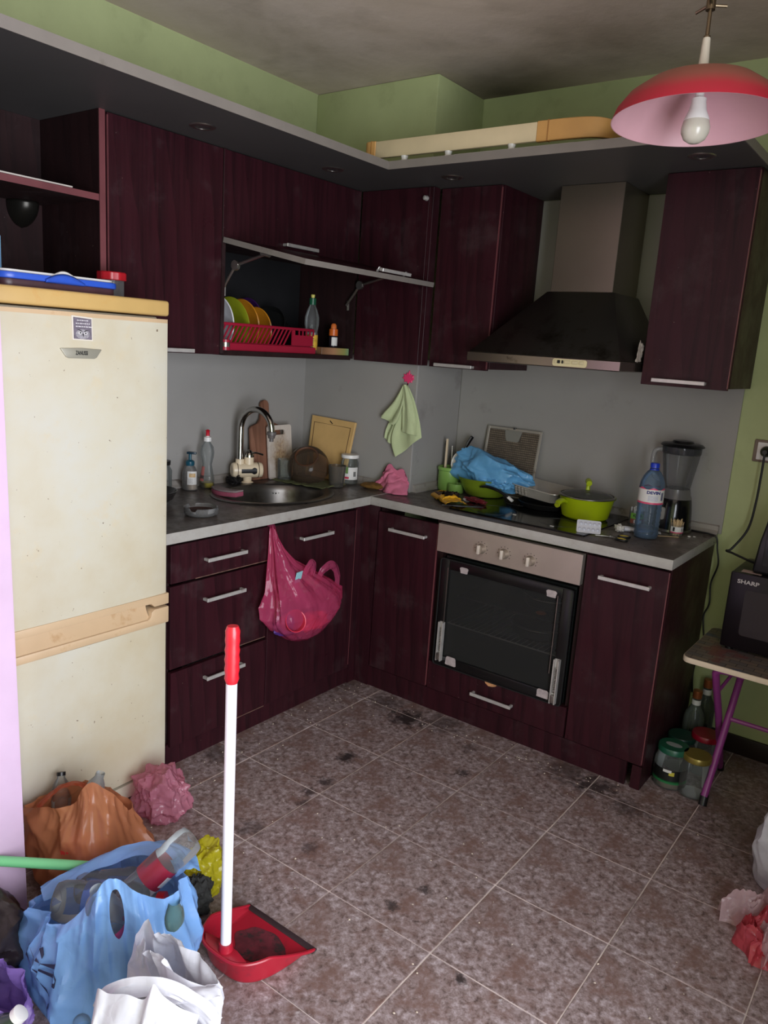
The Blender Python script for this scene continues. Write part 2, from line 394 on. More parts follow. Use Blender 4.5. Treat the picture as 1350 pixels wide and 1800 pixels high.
def top_mat():
    t = NT('worktop_laminate'); v = t.coord(world=True)
    n = t.noise(v, 5, 8, .65, .5); n2 = t.noise(v, 26, 8, .7)
    c = t.ramp(n, [(.3, srgb(66, 58, 54)), (.55, srgb(96, 88, 84)), (.75, srgb(122, 114, 110))])
    f = t.ramp(n2, [(.5, (0, 0, 0)), (.75, (.5, .5, .5))]); c = t.mix(f, c, srgb(52, 44, 40))
    ge = t.node('ShaderNodeNewGeometry'); sp = t.node('ShaderNodeSeparateXYZ'); t.link(ge.outputs['True Normal'], sp.inputs[0])
    up = t.ramp(sp.outputs[2], [(.75, (0, 0, 0)), (.93, (1, 1, 1))])
    e = t.ramp(n2, [(.40, srgb(166, 163, 158)), (.64, srgb(158, 153, 147)), (.80, srgb(118, 106, 94))])
    t.set(col=t.mix(up, e, c), rough=t.ramp(n2, [(.35, (.26,) * 3), (.7, (.5,) * 3)]), spec=.5); return t.m
m_top = top_mat()
m_black = mat('black_plastic', srgb(20, 20, 22), .35)
m_blackmat = mat('black_matt', srgb(14, 14, 15), .7)
m_steel = mat('steel', srgb(168, 164, 158), .28, metal=.95, var=.15, vs=25)
m_white = mat('white_plastic', srgb(226, 224, 220), .35, var=.04)

# ---------------------------------------------------------------- splash panels and worktops
def box_thing(name, label, cat, b, m, bevel=.001, segs=1, group=None): return wsingle(name, label, cat, MB().box(*b), m, bevel=bevel, segs=segs, group=group)
ZS = 1.405
box_thing('backsplash_panel', 'grey splash panel behind the sink on the left wall', 'panel', (XL, XL + .006, -.955, YP, ZT, ZS + .02), m_grey)
box_thing('backsplash_panel', 'grey splash panel on the pillar face behind the green towel', 'panel', (XL + .006, XP + .006, YP - .006, YP, ZT, ZS + .02), m_grey)
box_thing('backsplash_panel', 'narrow grey splash panel on the pillar side behind the utensil pot', 'panel', (XP, XP + .006, YP, YB - .006, ZT, ZS + .02), m_grey)
box_thing('backsplash_panel', 'wide grey splash panel behind the hob and blender running up behind the hood', 'panel', (XP + .006, 1.16, YB - .006, YB, ZT, 2.1), m_grey)
m_seal = mat('seal_strip', srgb(150, 144, 138), .4, var=.1, dirt=srgb(90, 80, 72), ds=14, dcut=.55)
def seal(label, p, q, n):  # upstand strip between worktop and splash: p->q along the wall, n = direction out of the wall
    p = Vector(p); q = Vector(q); n = Vector(n); up = Vector((0, 0, 1)); mb = MB()
    prof = [(0, 0), (.022, 0), (.022, .006), (.012, .014), (.009, .030), (0, .034)]
    b = 0
    for e in (p, q):
        for a, h in prof: mb.v.append(tuple(e + n * a + up * h))
    k = len(prof)
    mb.f += [tuple(range(k)), tuple(range(k, 2 * k))[::-1]] + [(i, (i + 1) % k, k + (i + 1) % k, k + i) for i in range(k)]
    wsingle('sealing_strip', label, 'trim strip', mb, m_seal)
seal('grey upstand strip along the worktop behind the sink', (XL + .006, -.955, ZT), (XL + .006, YP - .006, ZT), (1, 0, 0))
seal('grey upstand strip on the worktop at the pillar face', (XL + .028, YP - .006, ZT), (XP - .0, YP - .006, ZT), (0, -1, 0))
seal('grey upstand strip on the worktop at the pillar side', (XP + .006, YP + .02, ZT), (XP + .006, YB - .006, ZT), (1, 0, 0))
seal('grey upstand strip along the worktop behind hob and blender', (XP + .03, YB - .006, ZT), (1.15, YB - .006, ZT), (0, -1, 0))
SC = (-.38, -.207); SR = .19; SA, SB = 1.0, 1.27     # sink centre, hole radius
def top_with_hole(x0, x1, y0, y1, z0, z1, c, r, n=72):
    mb = MB(); angs = sorted([2 * pi * k / n for k in range(n)] + [atan2(y - c[1], x - c[0]) % (2 * pi) for x in (x0, x1) for y in (y0, y1)])
    inn, out = [], []
    for a in angs:
        dx, dy = cos(a), sin(a); t = 1e9
        if dx > 1e-9: t = min(t, (x1 - c[0]) / dx)
        if dx < -1e-9: t = min(t, (x0 - c[0]) / dx)
        if dy > 1e-9: t = min(t, (y1 - c[1]) / dy)
        if dy < -1e-9: t = min(t, (y0 - c[1]) / dy)
        inn.append((c[0] + r * SA * dx, c[1] + r * SB * dy)); out.append((c[0] + t * dx, c[1] + t * dy))
    m = len(angs)
    for z in (z0, z1):
        for p in inn: mb.v.append((*p, z))
        for p in out: mb.v.append((*p, z))
    for k in range(m):
        j = (k + 1) % m
        mb.f += [(2 * m + k, 3 * m + k, 3 * m + j, 2 * m + j), (k, j, m + j, m + k), (m + k, m + j, 3 * m + j, 3 * m + k), (k, 2 * m + k, 2 * m + j, j)]
    return mb
wsingle('worktop', 'grey stained laminate worktop around the sink, beside the fridge', 'worktop', top_with_hole(XL + .007, XA - .0008, -.955, YP - .007, ZT - .036, ZT, SC, SR), m_top)
tb = MB().prism([(XA, YF), (1.15, YF), (1.15, YB - .007), (XP + .007, YB - .007), (XP + .007, YP - .007), (XA, YP - .007)], ZT - .036, ZT)
wsingle('worktop', 'grey laminate worktop around the black hob, ending beside the microwave table', 'worktop', tb, m_top, bevel=.0025, segs=2)
wsingle('worktop_joint', 'thin pale metal joint strip between the two worktops', 'trim strip', MB().box(XA - .003, XA + .003, YF + .002, YP - .03, ZT, ZT + .0012), m_alu)
# ================================================================ cabinets
def handle(parent, p, axis, ln=.18, n=(1, 0, 0)):
    """flat aluminium bar handle with two feet; p = centre on the door face"""
    n = Vector(n); p = Vector(p); a = Vector(axis); mb = MB()
    def bx(c, la, ln_, lz):
        vs = [(c + a * (sa * la / 2) + n * (sn * ln_ / 2) + Vector((0, 0, sz * lz / 2))) for sz in (-1, 1) for sn in (-1, 1) for sa in (-1, 1)]
        b = len(mb.v); mb.v += [tuple(q) for q in vs]; mb.f += [tuple(b + i for i in q) for q in ((0, 2, 3, 1), (4, 5, 7, 6), (0, 1, 5, 4), (2, 6, 7, 3), (0, 4, 6, 2), (1, 3, 7, 5))]
    bx(p + n * .024, ln, .006, .013)
    for s in (-1, 1): bx(p + a * (s * (ln / 2 - .006)) + n * .012, .010, .024, .010)
    return part(parent, 'handle', mb, m_alu, bevel=.0012, segs=1, label='flat aluminium bar handle')
AX = -.150   # door face of the sink run
BY = .108    # door face of the oven run
D = .018
# --- sink run ---
def base(name, label, x0, x1, y0, y1, extra_gap=None):
    t = thing(name, label, 'cabinet', ((x0 + x1) / 2, (y0 + y1) / 2, 0), world=True)
    return t
t = base('drawer_cabinet', 'dark mahogany base unit with three drawers beside the fridge', XL, AX, -.945, -.452)
part(t, 'carcass', MB().box(XL + .02, AX - D - .002, -.912, -.894, .085, .81).box(XL + .02, AX - D - .002, -.470, -.452, .085, .81).box(XL + .02, AX - D - .002, -.894, -.470, .085, .10).box(XL + .02, XL + .03, -.894, -.470, .10, .81), m_woodin)
part(t, 'end_panel', MB().box(XL + .02, AX - .012, -.930, -.914, 0, .81), m_wood, bevel=.001, segs=1)
for z0, z1, dx, hz in ((.662, .792, 0, .724), (.360, .652, -.002, .581), (.076, .350, .004, .294)):
    d = part(t, 'drawer', MB().box(AX - D + dx, AX + dx, -.902, -.457, z0, z1), m_wood, bevel=.0012, segs=1)
    handle(d, (AX + dx, -.676, hz), (0, 1, 0))
    part(d, 'worn_edge', MB().box(AX + dx - .006, AX + dx + .0004, -.80 if hz > .6 else -.60, -.46, z0 - .0006, z0 + .0024), mat('chipped_edge', srgb(104, 76, 64), .8, var=.5, vs=40), label='chipped pale drawer edge')
    if hz < .6:
        part(d, 'drawer_side', MB().box(XL + .1, AX - D, -.88, -.868, z0 + .03, z1 - .05), m_white); part(d, 'drawer_side', MB().box(XL + .1, AX - D, -.49, -.478, z0 + .03, z1 - .05), m_white)
t = base('sink_cabinet', 'dark mahogany base unit under the sink with the pink bag hung on it', XL, AX, -.452, .062)
part(t, 'carcass', MB().box(XL + .02, AX - D - .002, -.450, -.434, .085, .81).box(XL + .02, AX - D - .002, .044, .06, .085, .81).box(XL + .02, AX - D - .002, -.434, .044, .085, .10), m_woodin)
d = part(t, 'door', MB().box(AX - D, AX, -.449, .058, .076, .788), m_wood, bevel=.0012, segs=1)
handle(d, (AX, -.203, .7205), (0, 1, 0))
part(d, 'edge_strip', MB().box(AX - .006, AX + .0005, .0555, .0586, .09, .788), m_edge)
# corner filler: two narrow boards meeting in the inner corner
t = base('corner_filler', 'narrow dark mahogany filler boards in the inside corner of the base units', AX - .02, -.07, .06, BY + .02)
part(t, 'board', MB().box(AX - D, AX - .001, .062, BY + .02, .0, .81), m_wood)
part(t, 'board', MB().box(AX, -.077, BY + .001, BY + D, .0, .81), m_wood)
# --- oven run ---
t = base('base_cabinet', 'narrow dark mahogany base unit left of the oven', -.075, .231, BY, YB)
part(t, 'carcass', MB().box(-.073, -.057, BY + D + .002, YP - .02, .085, .81).box(.213, .229, BY + D + .002, YB - .02, .085, .81).box(-.057, .213, BY + D + .002, YP - .02, .085, .10), m_woodin)
d = part(t, 'door', MB().box(-.071, .228, BY, BY + D, .094, .790), m_wood, bevel=.0012, segs=1)
handle(d, (.091, BY, .7285), (1, 0, 0), n=(0, -1, 0))
part(d, 'edge_strip', MB().box(.2256, .2285, BY - .0005, BY + .006, .1, .79), m_edge)
t = base('base_cabinet', 'dark mahogany base unit at the right end, right of the oven', .848, 1.145, BY, YB)
part(t, 'side_panel', MB().box(1.127, 1.143, BY + D + .001, YB - .01, .0, .812), m_wood, bevel=.001, segs=1, label='dark end panel facing the table')
part(t, 'carcass', MB().box(.850, .866, BY + D + .002, YB - .02, .085, .81).box(.866, 1.127, BY + D + .002, YB - .02, .085, .10), m_woodin)
d = part(t, 'door', MB().box(.852, 1.141, BY, BY + D, .094, .802), m_wood, bevel=.0012, segs=1)
handle(d, (.999, BY, .7365), (1, 0, 0), n=(0, -1, 0))
part(d, 'edge_strip', MB().box(1.1385, 1.1415, BY - .0005, BY + .006, .1, .80), m_edge)
part(t, 'foot', MB().box(1.108, 1.143, BY + .004, BY + D, .0, .088), m_wood, bevel=.001, segs=1)
# oven housing and its drawer
t = base('oven_housing', 'dark mahogany housing around the oven with a shallow drawer below', .231, .848, BY, YB)
part(t, 'carcass', MB().box(.232, .248, BY + D + .002, YB - .02, .0, .81).box(.831, .847, BY + D + .002, YB - .02, .0, .81).box(.248, .831, BY + D + .002, YB - .02, .195, .211), m_woodin)
d = part(t, 'drawer', MB().box(.234, .845, BY, BY + D, .094, .212), m_wood, bevel=.0012, segs=1)
handle(d, (.543, BY, .146), (1, 0, 0), n=(0, -1, 0))
ch = MB().prism([(.50, .2125), (.505, .200), (.52, .192), (.535, .194), (.548, .199), (.556, .205), (.54, .2085), (.53, .2125)], BY - .0012, BY + .002, lambda a, b, h: (a, h, b))
part(d, 'chip', ch, mat('raw_chipboard', srgb(196, 140, 96), .9, var=.25, vs=80), label='broken edge showing raw chipboard')
# plinths
wsingle('plinth', 'dark mahogany plinth board under the sink run', 'plinth', MB().box(AX - D - .006, AX - .008, -.93, BY + .02, 0, .083), m_wood, bevel=.001, segs=1)
wsingle('plinth', 'dark mahogany plinth board under the oven run', 'plinth', MB().box(AX, 1.088, BY + .006, BY + D + .004, 0, .090), m_wood, bevel=.001, segs=1)

# ---------------------------------------------------------------- wall cabinets
UX, UY = -.37, .30       # front faces
ZB, ZU = 1.405, 2.10
# open shelf unit above the fridge
t = thing('open_shelf_unit', 'open dark mahogany wall unit with one shelf above the fridge', 'cabinet', (-.53, -1.28, 1.585), world=True)
ZO = 1.585
part(t, 'side_panel', MB().box(XL + .005, UX, -1.004, -.984, ZO, ZU), m_woodin, bevel=.001, segs=1)
part(t, 'side_edge', MB().box(UX, UX + .002, -1.004, -.984, ZO, ZU), m_edge)
part(t, 'side_panel', MB().box(XL + .005, UX, -1.562, -1.544, ZO, ZU), m_woodin)
part(t, 'back_panel', MB().box(XL + .002, XL + .010, -1.544, -1.004, ZO, ZU), m_woodin)
sh = part(t, 'shelf', MB().box(XL + .010, UX - .004, -1.544, -1.004, 1.843, 1.861), m_woodin)
part(sh, 'shelf_edge', MB().box(UX - .004, UX - .002, -1.544, -1.004, 1.8425, 1.8615), m_edge)
# half-round bracket lamp under the shelf
prof = [(.055 * cos(a) if a < 0 else .055, 0) for a in ()]
hb = MB().grid(lambda u, v: (XL + .012 + .062 * sin(pi * u) * (1 - v ** 2.2), -1.075 - .048 * cos(pi * u) * (1 - v ** 2.4) ** .6, 1.842 - .078 * v), 20, 12)
single_l = wsingle('wall_bracket', 'dark tapered half-round bracket under the open shelf', 'bracket', hb, mat('dark_metal', srgb(46, 44, 40), .3, metal=.7), solid=.002)
wsingle('flat_box', 'pale flat cardboard sheet lying on the open shelf', 'box', MB().box(-.55, UX + .002, -1.50, -1.093, 1.8622, 1.866), mat('pale_card', srgb(188, 180, 172), .6, var=.1))
wsingle('blue_box', 'light blue box standing on the fridge at the far left edge', 'box', MB().box(-.52, -.45, -1.50, -1.268, 1.600, 1.708), mat('light_blue_card', srgb(130, 180, 222), .5, var=.08), bevel=.003)
# tall door cabinet
t = thing('wall_cabinet', 'tall dark mahogany wall cupboard between fridge shelf and plate cupboard', 'cabinet', (-.53, -.75, ZB), world=True)
part(t, 'carcass', MB().box(XL + .005, UX - D - .002, -.982, -.966, ZB, ZU).box(XL + .005, UX - D - .002, -.536, -.520, ZB, ZU).box(XL + .005, UX - D - .002, -.966, -.536, ZB, ZB + .016).box(XL + .005, XL + .012, -.966, -.536, ZB + .016, ZU), m_woodin)
d = part(t, 'door', MB().box(UX - D, UX, -.975, -.521, ZB - .004, ZU - .003), m_wood, bevel=.0012, segs=1)
part(d, 'edge_strip', MB().box(UX - .006, UX + .0004, -.9752, -.9725, ZB, ZU - .01), m_edge)
handle(d, (UX, -.745, ZB + .006), (0, 1, 0))
# plate cupboard with two lift doors
LY0, LY1 = -.518, .243
t = thing('plate_cupboard', 'dark mahogany plate cupboard with its lower flap lifted open', 'cabinet', (-.53, -.14, ZB), world=True)
part(t, 'side_panel', MB().box(XL + .005, UX - .001, LY0, LY0 + .016, ZB, ZU), m_woodin)
part(t, 'side_panel', MB().box(XL + .005, UX - .001, LY1 - .016, LY1, ZB, ZU), m_woodin)
part(t, 'bottom_panel', MB().box(XL + .005, UX - .001, LY0 + .016, LY1 - .016, ZB - .006, ZB + .012), m_woodin)
part(t, 'middle_panel', MB().box(XL + .005, UX - D - .002, LY0 + .016, LY1 - .016, 1.800, 1.816), m_woodin)
part(t, 'back_panel', MB().box(XL + .002, XL + .010, LY0 + .016, LY1 - .016, ZB, ZU), m_dark)
d = part(t, 'flap_door', MB().box(UX - D, UX, LY0 + .002, LY1 - .002, 1.806, ZU - .003), m_wood, bevel=.0012, segs=1)
handle(d, (UX, -.128, 1.822), (0, 1, 0))
# opened flap: from the hinge at (UX,1.800) out to (.03,1.722)
p0 = Vector((UX + .004, 0, 1.799)); p1 = Vector((.028, 0, 1.722)); dv = (p1 - p0).normalized(); nv = Vector((dv.z * -1, 0, dv.x)); nv = Vector((-dv.z, 0, dv.x))
def slab(a, b, y0, y1, th, mb=None):
    mb = mb or MB(); q = len(mb.v)
    for y in (y0, y1):
        for c, s in ((a, -.5), (b, -.5), (b, .5), (a, .5)): mb.v.append((c.x + nv.x * th * s, y, c.z + nv.z * th * s))
    mb.f += [tuple(q + i for i in f) for f in ((0, 1, 2, 3), (7, 6, 5, 4), (0, 4, 5, 1), (1, 5, 6, 2), (2, 6, 7, 3), (3, 7, 4, 0))]; return mb
d = part(t, 'flap_door', slab(p0, p1, LY0 + .002, LY1 - .002, .018), m_wood, bevel=.0012, segs=1, label='lower flap door raised level')
part(d, 'edge_strip', slab(p1, p1 + dv * .0015, LY0 + .002, LY1 - .002, .0185), m_edgegrey, label='pale edge strip along the raised flap')
part(d, 'edge_strip', slab(p0, p1, LY0 + .0005, LY0 + .002, .0185), m_edgegrey)
hb = slab(p1 - dv * .020 + nv * .020, p1 - dv * .002 + nv * .020, -.10, .08, .012); slab(p1 - dv * .034 + nv * .009, p1 - dv * .024 + nv * .024, -.10, -.09, .01, hb); slab(p1 - dv * .034 + nv * .009, p1 - dv * .024 + nv * .024, .07, .08, .01, hb)
part(d, 'handle', hb, m_alu, bevel=.001, segs=1, label='flat aluminium bar handle')
for y in (LY0 + .028, LY1 - .028):
    a = Vector((UX - .03, y, 1.63)); e = p0 + dv * .19 - nv * .012; e.y = y; k = Vector((UX + .04, y, 1.715))
    st = part(t, 'flap_stay', MB().tube([a, k], .0055, 8).tube([k, e], .0055, 8).tube([e - dv * .02, e + dv * .02], .008, 8), m_steel, label='folding metal flap stay')
    dk = MB().lathe([(0, -.007), (.017, -.007), (.019, 0), (.017, .007), (0, .007)], 18); dk.xf(LOC(*k) @ ROT('X', 90)); part(st, 'stay_joint', dk, m_steel)
    part(st, 'stay_bracket', MB().tube([a + Vector((0, .012, -.02)), a + Vector((0, .012, .02))], .006, 8), m_steel)
# blind panel on the pillar
t = thing('blind_cabinet', 'dark mahogany wall panel covering the pillar beside the plate cupboard', 'cabinet', (-.18, .27, ZB), world=True)
part(t, 'door', MB().box(UX + .001, -.028, YP - .052, YP - .034, ZB - .004, ZU - .002), m_wood, bevel=.001, segs=1)
part(t, 'post', MB().box(-.028, -.008, YP - .052, YP - .006, ZB - .004, ZU - .002), m_wood, bevel=.001, segs=1)
part(t, 'backing', MB().box(UX + .003, -.030, YP - .034, YP - .001, ZB + .02, ZU - .002), m_woodin)
kn = MB().lathe([(0, 0), (.010, 0), (.010, .005), (.006, .012), (.0085, .016), (0, .019)], 16); kn.xf(LOC(-.040, YP - .052, 2.055) @ ROT('X', 90)); part(t, 'knob', kn, m_alu, label='small round knob')
# narrow cupboard left of the hood
t = thing('wall_cabinet', 'narrow dark mahogany wall cupboard left of the cooker hood', 'cabinet', (.14, .48, ZB), world=True)
part(t, 'carcass', MB().box(-.006, .272, UY + D + .002, YB - .008, ZB, ZU), m_wood, bevel=.001, segs=1)
d = part(t, 'door', MB().box(-.004, .270, UY, UY + D, ZB - .006, ZU - .002), m_wood, bevel=.0012, segs=1)
part(d, 'edge_strip', MB().box(.2676, .2704, UY - .0005, UY + .007, ZB, ZU - .01), m_edge)
handle(d, (.125, UY, ZB + .004), (1, 0, 0), n=(0, -1, 0))
# right cupboard
t = thing('wall_cabinet', 'dark mahogany wall cupboard at the right end, right of the cooker hood', 'cabinet', (1.03, .49, ZB), world=True)
part(t, 'carcass', MB().box(.886, 1.180, UY + .02 + D, YB - .008, ZB, ZU), m_wood, bevel=.001, segs=1)
d = part(t, 'door', MB().box(.886, 1.178, UY + .02, UY + .018 + D, ZB - .006, ZU - .002), m_wood, bevel=.0012, segs=1)
part(d, 'edge_strip', MB().box(1.1756, 1.1784, UY + .0195, UY + .027, ZB, ZU - .01), m_edge)
handle(d, (1.020, UY + .02, ZB + .012), (1, 0, 0), n=(0, -1, 0))
# canopy board over all wall units, with pale edge and four sunken spots
SX, SY = -.013, -.05
t = thing('canopy_board', 'dark grey board over the wall cupboards with pale edge and recessed spots', 'canopy', (.0, .0, 2.10), world=True)
part(t, 'board', MB().prism([(XL + .002, -1.568), (SX - .002, -1.568), (SX - .002, SY - .002), (SX - .002, SY + .0), (SX - .002, SY - .0), (1.195, SY), (1.195, YB - .008), (XP + .0, YB - .008), (XP, YP - .002), (XL + .002, YP - .002)][:3] + [(1.195, SY + .002), (1.195, YB - .008), (XP + .002, YB - .008), (XP + .002, YP - .002), (XL + .002, YP - .002)], 2.1005, 2.120), m_greylid, smooth=0)
part(t, 'edge_strip', MB().box(SX - .002, SX + .001, -1.568, SY - .003, 2.099, 2.127), m_edgegrey)
part(t, 'edge_strip', MB().box(SX - .002, 1.198, SY - .003, SY, 2.099, 2.127), m_edgegrey)
part(t, 'edge_strip', MB().box(1.195, 1.198, SY, YB - .008, 2.099, 2.127), m_edgegrey)
for lb, (x, y) in (('beside the open shelf', (-.225, -.735)), ('over the plate cupboard', (-.215, -.125)), ('in front of the narrow cupboard', (.143, .140)), ('in front of the right cupboard', (1.044, .136))):
    s = thing('recessed_spotlight', 'small chrome recessed spotlight in the canopy board ' + lb, 'spotlight', (x, y, 2.1005))
    ring = MB().lathe([(.024, -.004), (.039, -.003), (.042, 0), (.024, 0.0)], 28, close=True); part(s, 'ring', ring, m_steel)
    part(s, 'lamp', MB().lathe([(0, -.001), (.012, -.004), (.023, -.001), (.023, 0), (0, 0)], 20), mat('spot_glass', srgb(90, 90, 90), .15, metal=.6))
# ================================================================ fridge
m_cream = mat('yellowed_enamel', srgb(204, 196, 176), .32, var=.05, vs=3, dirt=srgb(196, 176, 136), ds=2.6, dcut=.56, coat=.15)
def fridge_mat():
    t = NT('fridge_door'); v = t.coord()
    n = t.noise(v, 2.2, 6, .6); c = t.ramp(n, [(.3, srgb(190, 176, 146)), (.55, srgb(200, 194, 176)), (.75, srgb(200, 200, 194))])
    n2 = t.noise(v, 9, 8, .7); f = t.ramp(n2, [(.58, (0, 0, 0)), (.75, (.45, .45, .45))]); c = t.mix(f, c, srgb(206, 184, 140))
    sp = t.noise(v, 75, 3, .6); f = t.ramp(sp, [(.715, (0, 0, 0)), (.745, (.9, .9, .9))]); c = t.mix(f, c, srgb(96, 74, 56))
    t.set(col=c, rough=.34, spec=.45); t.bump(n, .03, .004); return t.m
m_fdoor = fridge_mat()
m_ftrim = mat('yellowed_trim', srgb(198, 170, 136), .42, var=.07, vs=6, dirt=srgb(176, 138, 96), ds=12, dcut=.6)
m_flid = mat('yellowed_lid', srgb(194, 160, 100), .42, var=.09, vs=5, dirt=srgb(196, 150, 84), ds=9, dcut=.58)
FX, FY0, FY1 = -.092, -1.535, -.960
t = thing('fridge', 'tall yellowed white fridge freezer with cream top and trims, left of the worktop', 'fridge', (-.40, -1.25, 0), world=True)
part(t, 'body', MB().box(-.685, -.142, FY0 + .004, FY1 - .004, .03, 1.512), m_cream, bevel=.006)
part(t, 'top_lid', MB().box(-.69, FX + .002, FY0, FY1, 1.514, 1.558), m_flid, bevel=.008, segs=3)
def rdoor(z0, z1):
    poly = [(FX - .05, FY0), (FX - .012, FY0), (FX - .003, FY0 + .004), (FX, FY0 + .014)] + [(FX + .004 * sin(pi * k / 8), FY0 + .014 + (FY1 - FY0 - .028) * k / 8) for k in range(1, 8)] + [(FX, FY1 - .014), (FX - .003, FY1 - .004), (FX - .012, FY1), (FX - .05, FY1)]
    return MB().prism(poly, z0, z1)
d = part(t, 'fridge_door', rdoor(.664, 1.494), m_fdoor, smooth=30)
part(d, 'trim', rdoor(1.494, 1.505), m_ftrim, smooth=30)
d2 = part(t, 'freezer_door', rdoor(.066, .566), m_fdoor, smooth=30)
def ftrim(poly, x0, x1): return MB().prism(poly, x0, x1, lambda a, b, h: (h, a, b))
part(d, 'handle_trim', ftrim([(FY0, .664), (FY1 + .002, .664), (FY1 + .002, .628), (-1.012, .628), (-1.024, .640), (FY0, .640)], FX - .05, FX + .005), m_ftrim, bevel=.003)
part(d2, 'handle_trim', ftrim([(FY0, .566), (FY1 + .002, .566), (FY1 + .002, .620), (-1.012, .620), (-1.022, .612), (-1.024, .598), (-1.034, .590), (FY0, .590)], FX - .05, FX + .005), m_ftrim, bevel=.003)
part(d2, 'grip_recess', MB().grid(lambda u, v: (FX - .002 - .022 * sin(pi * .5 * (v)), FY0 + u * (-1.026 - FY0), .590 + .046 * v), 4, 6), m_ftrim)
part(t, 'base_panel', rdoor(.010, .056), m_cream, smooth=30)
part(t, 'foot', MB().lathe([(.018, 0), (.018, .03)], 14, (-.18, FY1 - .05, 0)), m_black); part(t, 'foot', MB().lathe([(.018, 0), (.018, .03)], 14, (-.18, FY0 + .05, 0)), m_black)
part(t, 'foot', MB().lathe([(.018, 0), (.018, .03)], 14, (-.62, FY1 - .05, 0)), m_black); part(t, 'foot', MB().lathe([(.018, 0), (.018, .03)], 14, (-.62, FY0 + .05, 0)), m_black)
lg = part(t, 'badge', ftrim([(-1.312, 1.411), (-1.250, 1.4135), (-1.190, 1.411), (-1.206, 1.389), (-1.213, 1.386), (-1.288, 1.386), (-1.296, 1.389)], FX + .002, FX + .0085), mat('badge_silver', srgb(168, 164, 150), .35, metal=.4), bevel=.0015)
tx = text_mb('ZANUSSI', .0145, sx=.62, bold=.0004); tx.xf(Matrix(((0, 0, 1, FX + .0089), (1, 0, 0, -1.251), (0, 1, 0, 1.4), (0, 0, 0, 1)))); part(lg, 'lettering', tx, m_blackmat, smooth=0)
# magnet with an owl photograph
mg = thing('fridge_magnet', 'small square fridge magnet printed with a grey owl', 'magnet', (FX + .0045, -1.247, 1.433), world=True)
part(mg, 'card', ftrim([(-1.278, 1.497), (-1.217, 1.494), (-1.216, 1.433), (-1.276, 1.434)], FX + .004, FX + .006), mat('card_white', srgb(216, 208, 196), .4))
part(mg, 'print', ftrim([(-1.273, 1.493), (-1.220, 1.490), (-1.219, 1.436), (-1.272, 1.437)], FX + .006, FX + .0064), mat('owl_grey', srgb(112, 104, 116), .4, var=.35, vs=90), smooth=0)
def fdisc(y, z, r, x, ry=1.0): return MB().prism([(y + r * cos(2 * pi * k / 16), z + r * ry * sin(2 * pi * k / 16)) for k in range(16)], x, x + .0002, lambda a, b, h: (h, a, b))
ow = fdisc(-1.246, 1.4495, .0205, FX + .0064, .62); part(mg, 'owl_face', ow, mat('owl_mid', srgb(150, 146, 152), .5, var=.45, vs=260), smooth=0)
ow = fdisc(-1.2535, 1.4525, .0052, FX + .0066, .7); ow.join(fdisc(-1.2375, 1.4518, .0052, FX + .0066, .7)); part(mg, 'owl_eyes', ow, mat('owl_pale', srgb(206, 202, 204), .5), smooth=0)
ow = fdisc(-1.253, 1.4530, .0022, FX + .0068); ow.join(fdisc(-1.2375, 1.4522, .0022, FX + .0068)); ow.join(ftrim([(-1.247, 1.451), (-1.243, 1.451), (-1.245, 1.441)], FX + .0066, FX + .0068))
ow.join(ftrim([(-1.266, 1.463), (-1.248, 1.456), (-1.25, 1.4595)], FX + .0066, FX + .0068)); ow.join(ftrim([(-1.226, 1.462), (-1.242, 1.4555), (-1.24, 1.459)], FX + .0066, FX + .0068)); part(mg, 'owl_brows', ow, m_blackmat, smooth=0)
tw = MB()
for k, (s, z) in enumerate((('I never insisted on', 1.4865), ('arguing with it as', 1.479), ('one gets nothing', 1.4715))):
    pass
for k, z in enumerate((1.4865, 1.4785, 1.4705)):
    yy = -1.266 + .004 * (k == 0)
    while yy < -1.228:
        wdt = random.uniform(.003, .009); tw.join(ftrim([(yy, z), (yy + wdt, z - wdt * .05), (yy + wdt, z - .0025 - wdt * .05), (yy, z - .0025)], FX + .0064, FX + .0066)); yy += wdt + .0018
part(mg, 'lettering', tw, mat('print_white', srgb(206, 202, 206), .5), smooth=0)
# things on the fridge
m_bluep = mat('blue_plastic', srgb(44, 84, 190), .35)
t = thing('food_container_lid', 'blue and white snap-on container lid lying on top of the fridge', 'lid', (-.21, -1.275, 1.5585), world=True)
lidp = lambda w, h, r: [(a - .21, b - 1.275) for a, b in rrect(w, h, r)]
part(t, 'tray', MB().prism(lidp(.17, .33, .03), 1.5588, 1.576), mat('smoky_tray', srgb(70, 44, 50), .4, var=.2), bevel=.002)
part(t, 'rim', MB().prism(lidp(.185, .345, .04), 1.576, 1.5925), m_bluep, bevel=.004)
part(t, 'top', MB().prism(lidp(.165, .325, .03), 1.5925, 1.599), mat('pale_lid', srgb(206, 204, 200), .4, var=.06), bevel=.002)
cl = MB().grid(lambda u, v: (-.118 + .006 * sin(pi * v), -1.275 + (u - .5) * .11, 1.575 + .024 * v * sin(pi * (.08 + .84 * u))), 16, 4); part(t, 'clip', cl, m_bluep, solid=.003)
cl = MB().grid(lambda u, v: (-.130 + .002 * sin(pi * v), -1.270 + (u - .5) * .05, 1.597 + .010 * v * sin(pi * (.05 + .9 * u))), 12, 3); part(t, 'clip', cl, m_white, solid=.003)
t = thing('storage_jar', 'clear plastic jar with ribbed red lid standing on the fridge', 'jar', (-.30, -1.012, 1.5582))
part(t, 'jar_body', MB().lathe_open([(.0, .001), (.034, .001), (.036, .006), (.036, .052), (.033, .056), (.033, .066)], 24), clear('clear_plastic', (.92, .94, .95), .12, .08))
lid = MB(); n = 40
for z, r in ((.052, .041), (.054, .043), (.073, .043), (.076, .040)):
    for k in range(n): a = 2 * pi * k / n; rr = r * (1 + .03 * cos(a * 10)); lid.v.append((rr * cos(a), rr * sin(a), z))
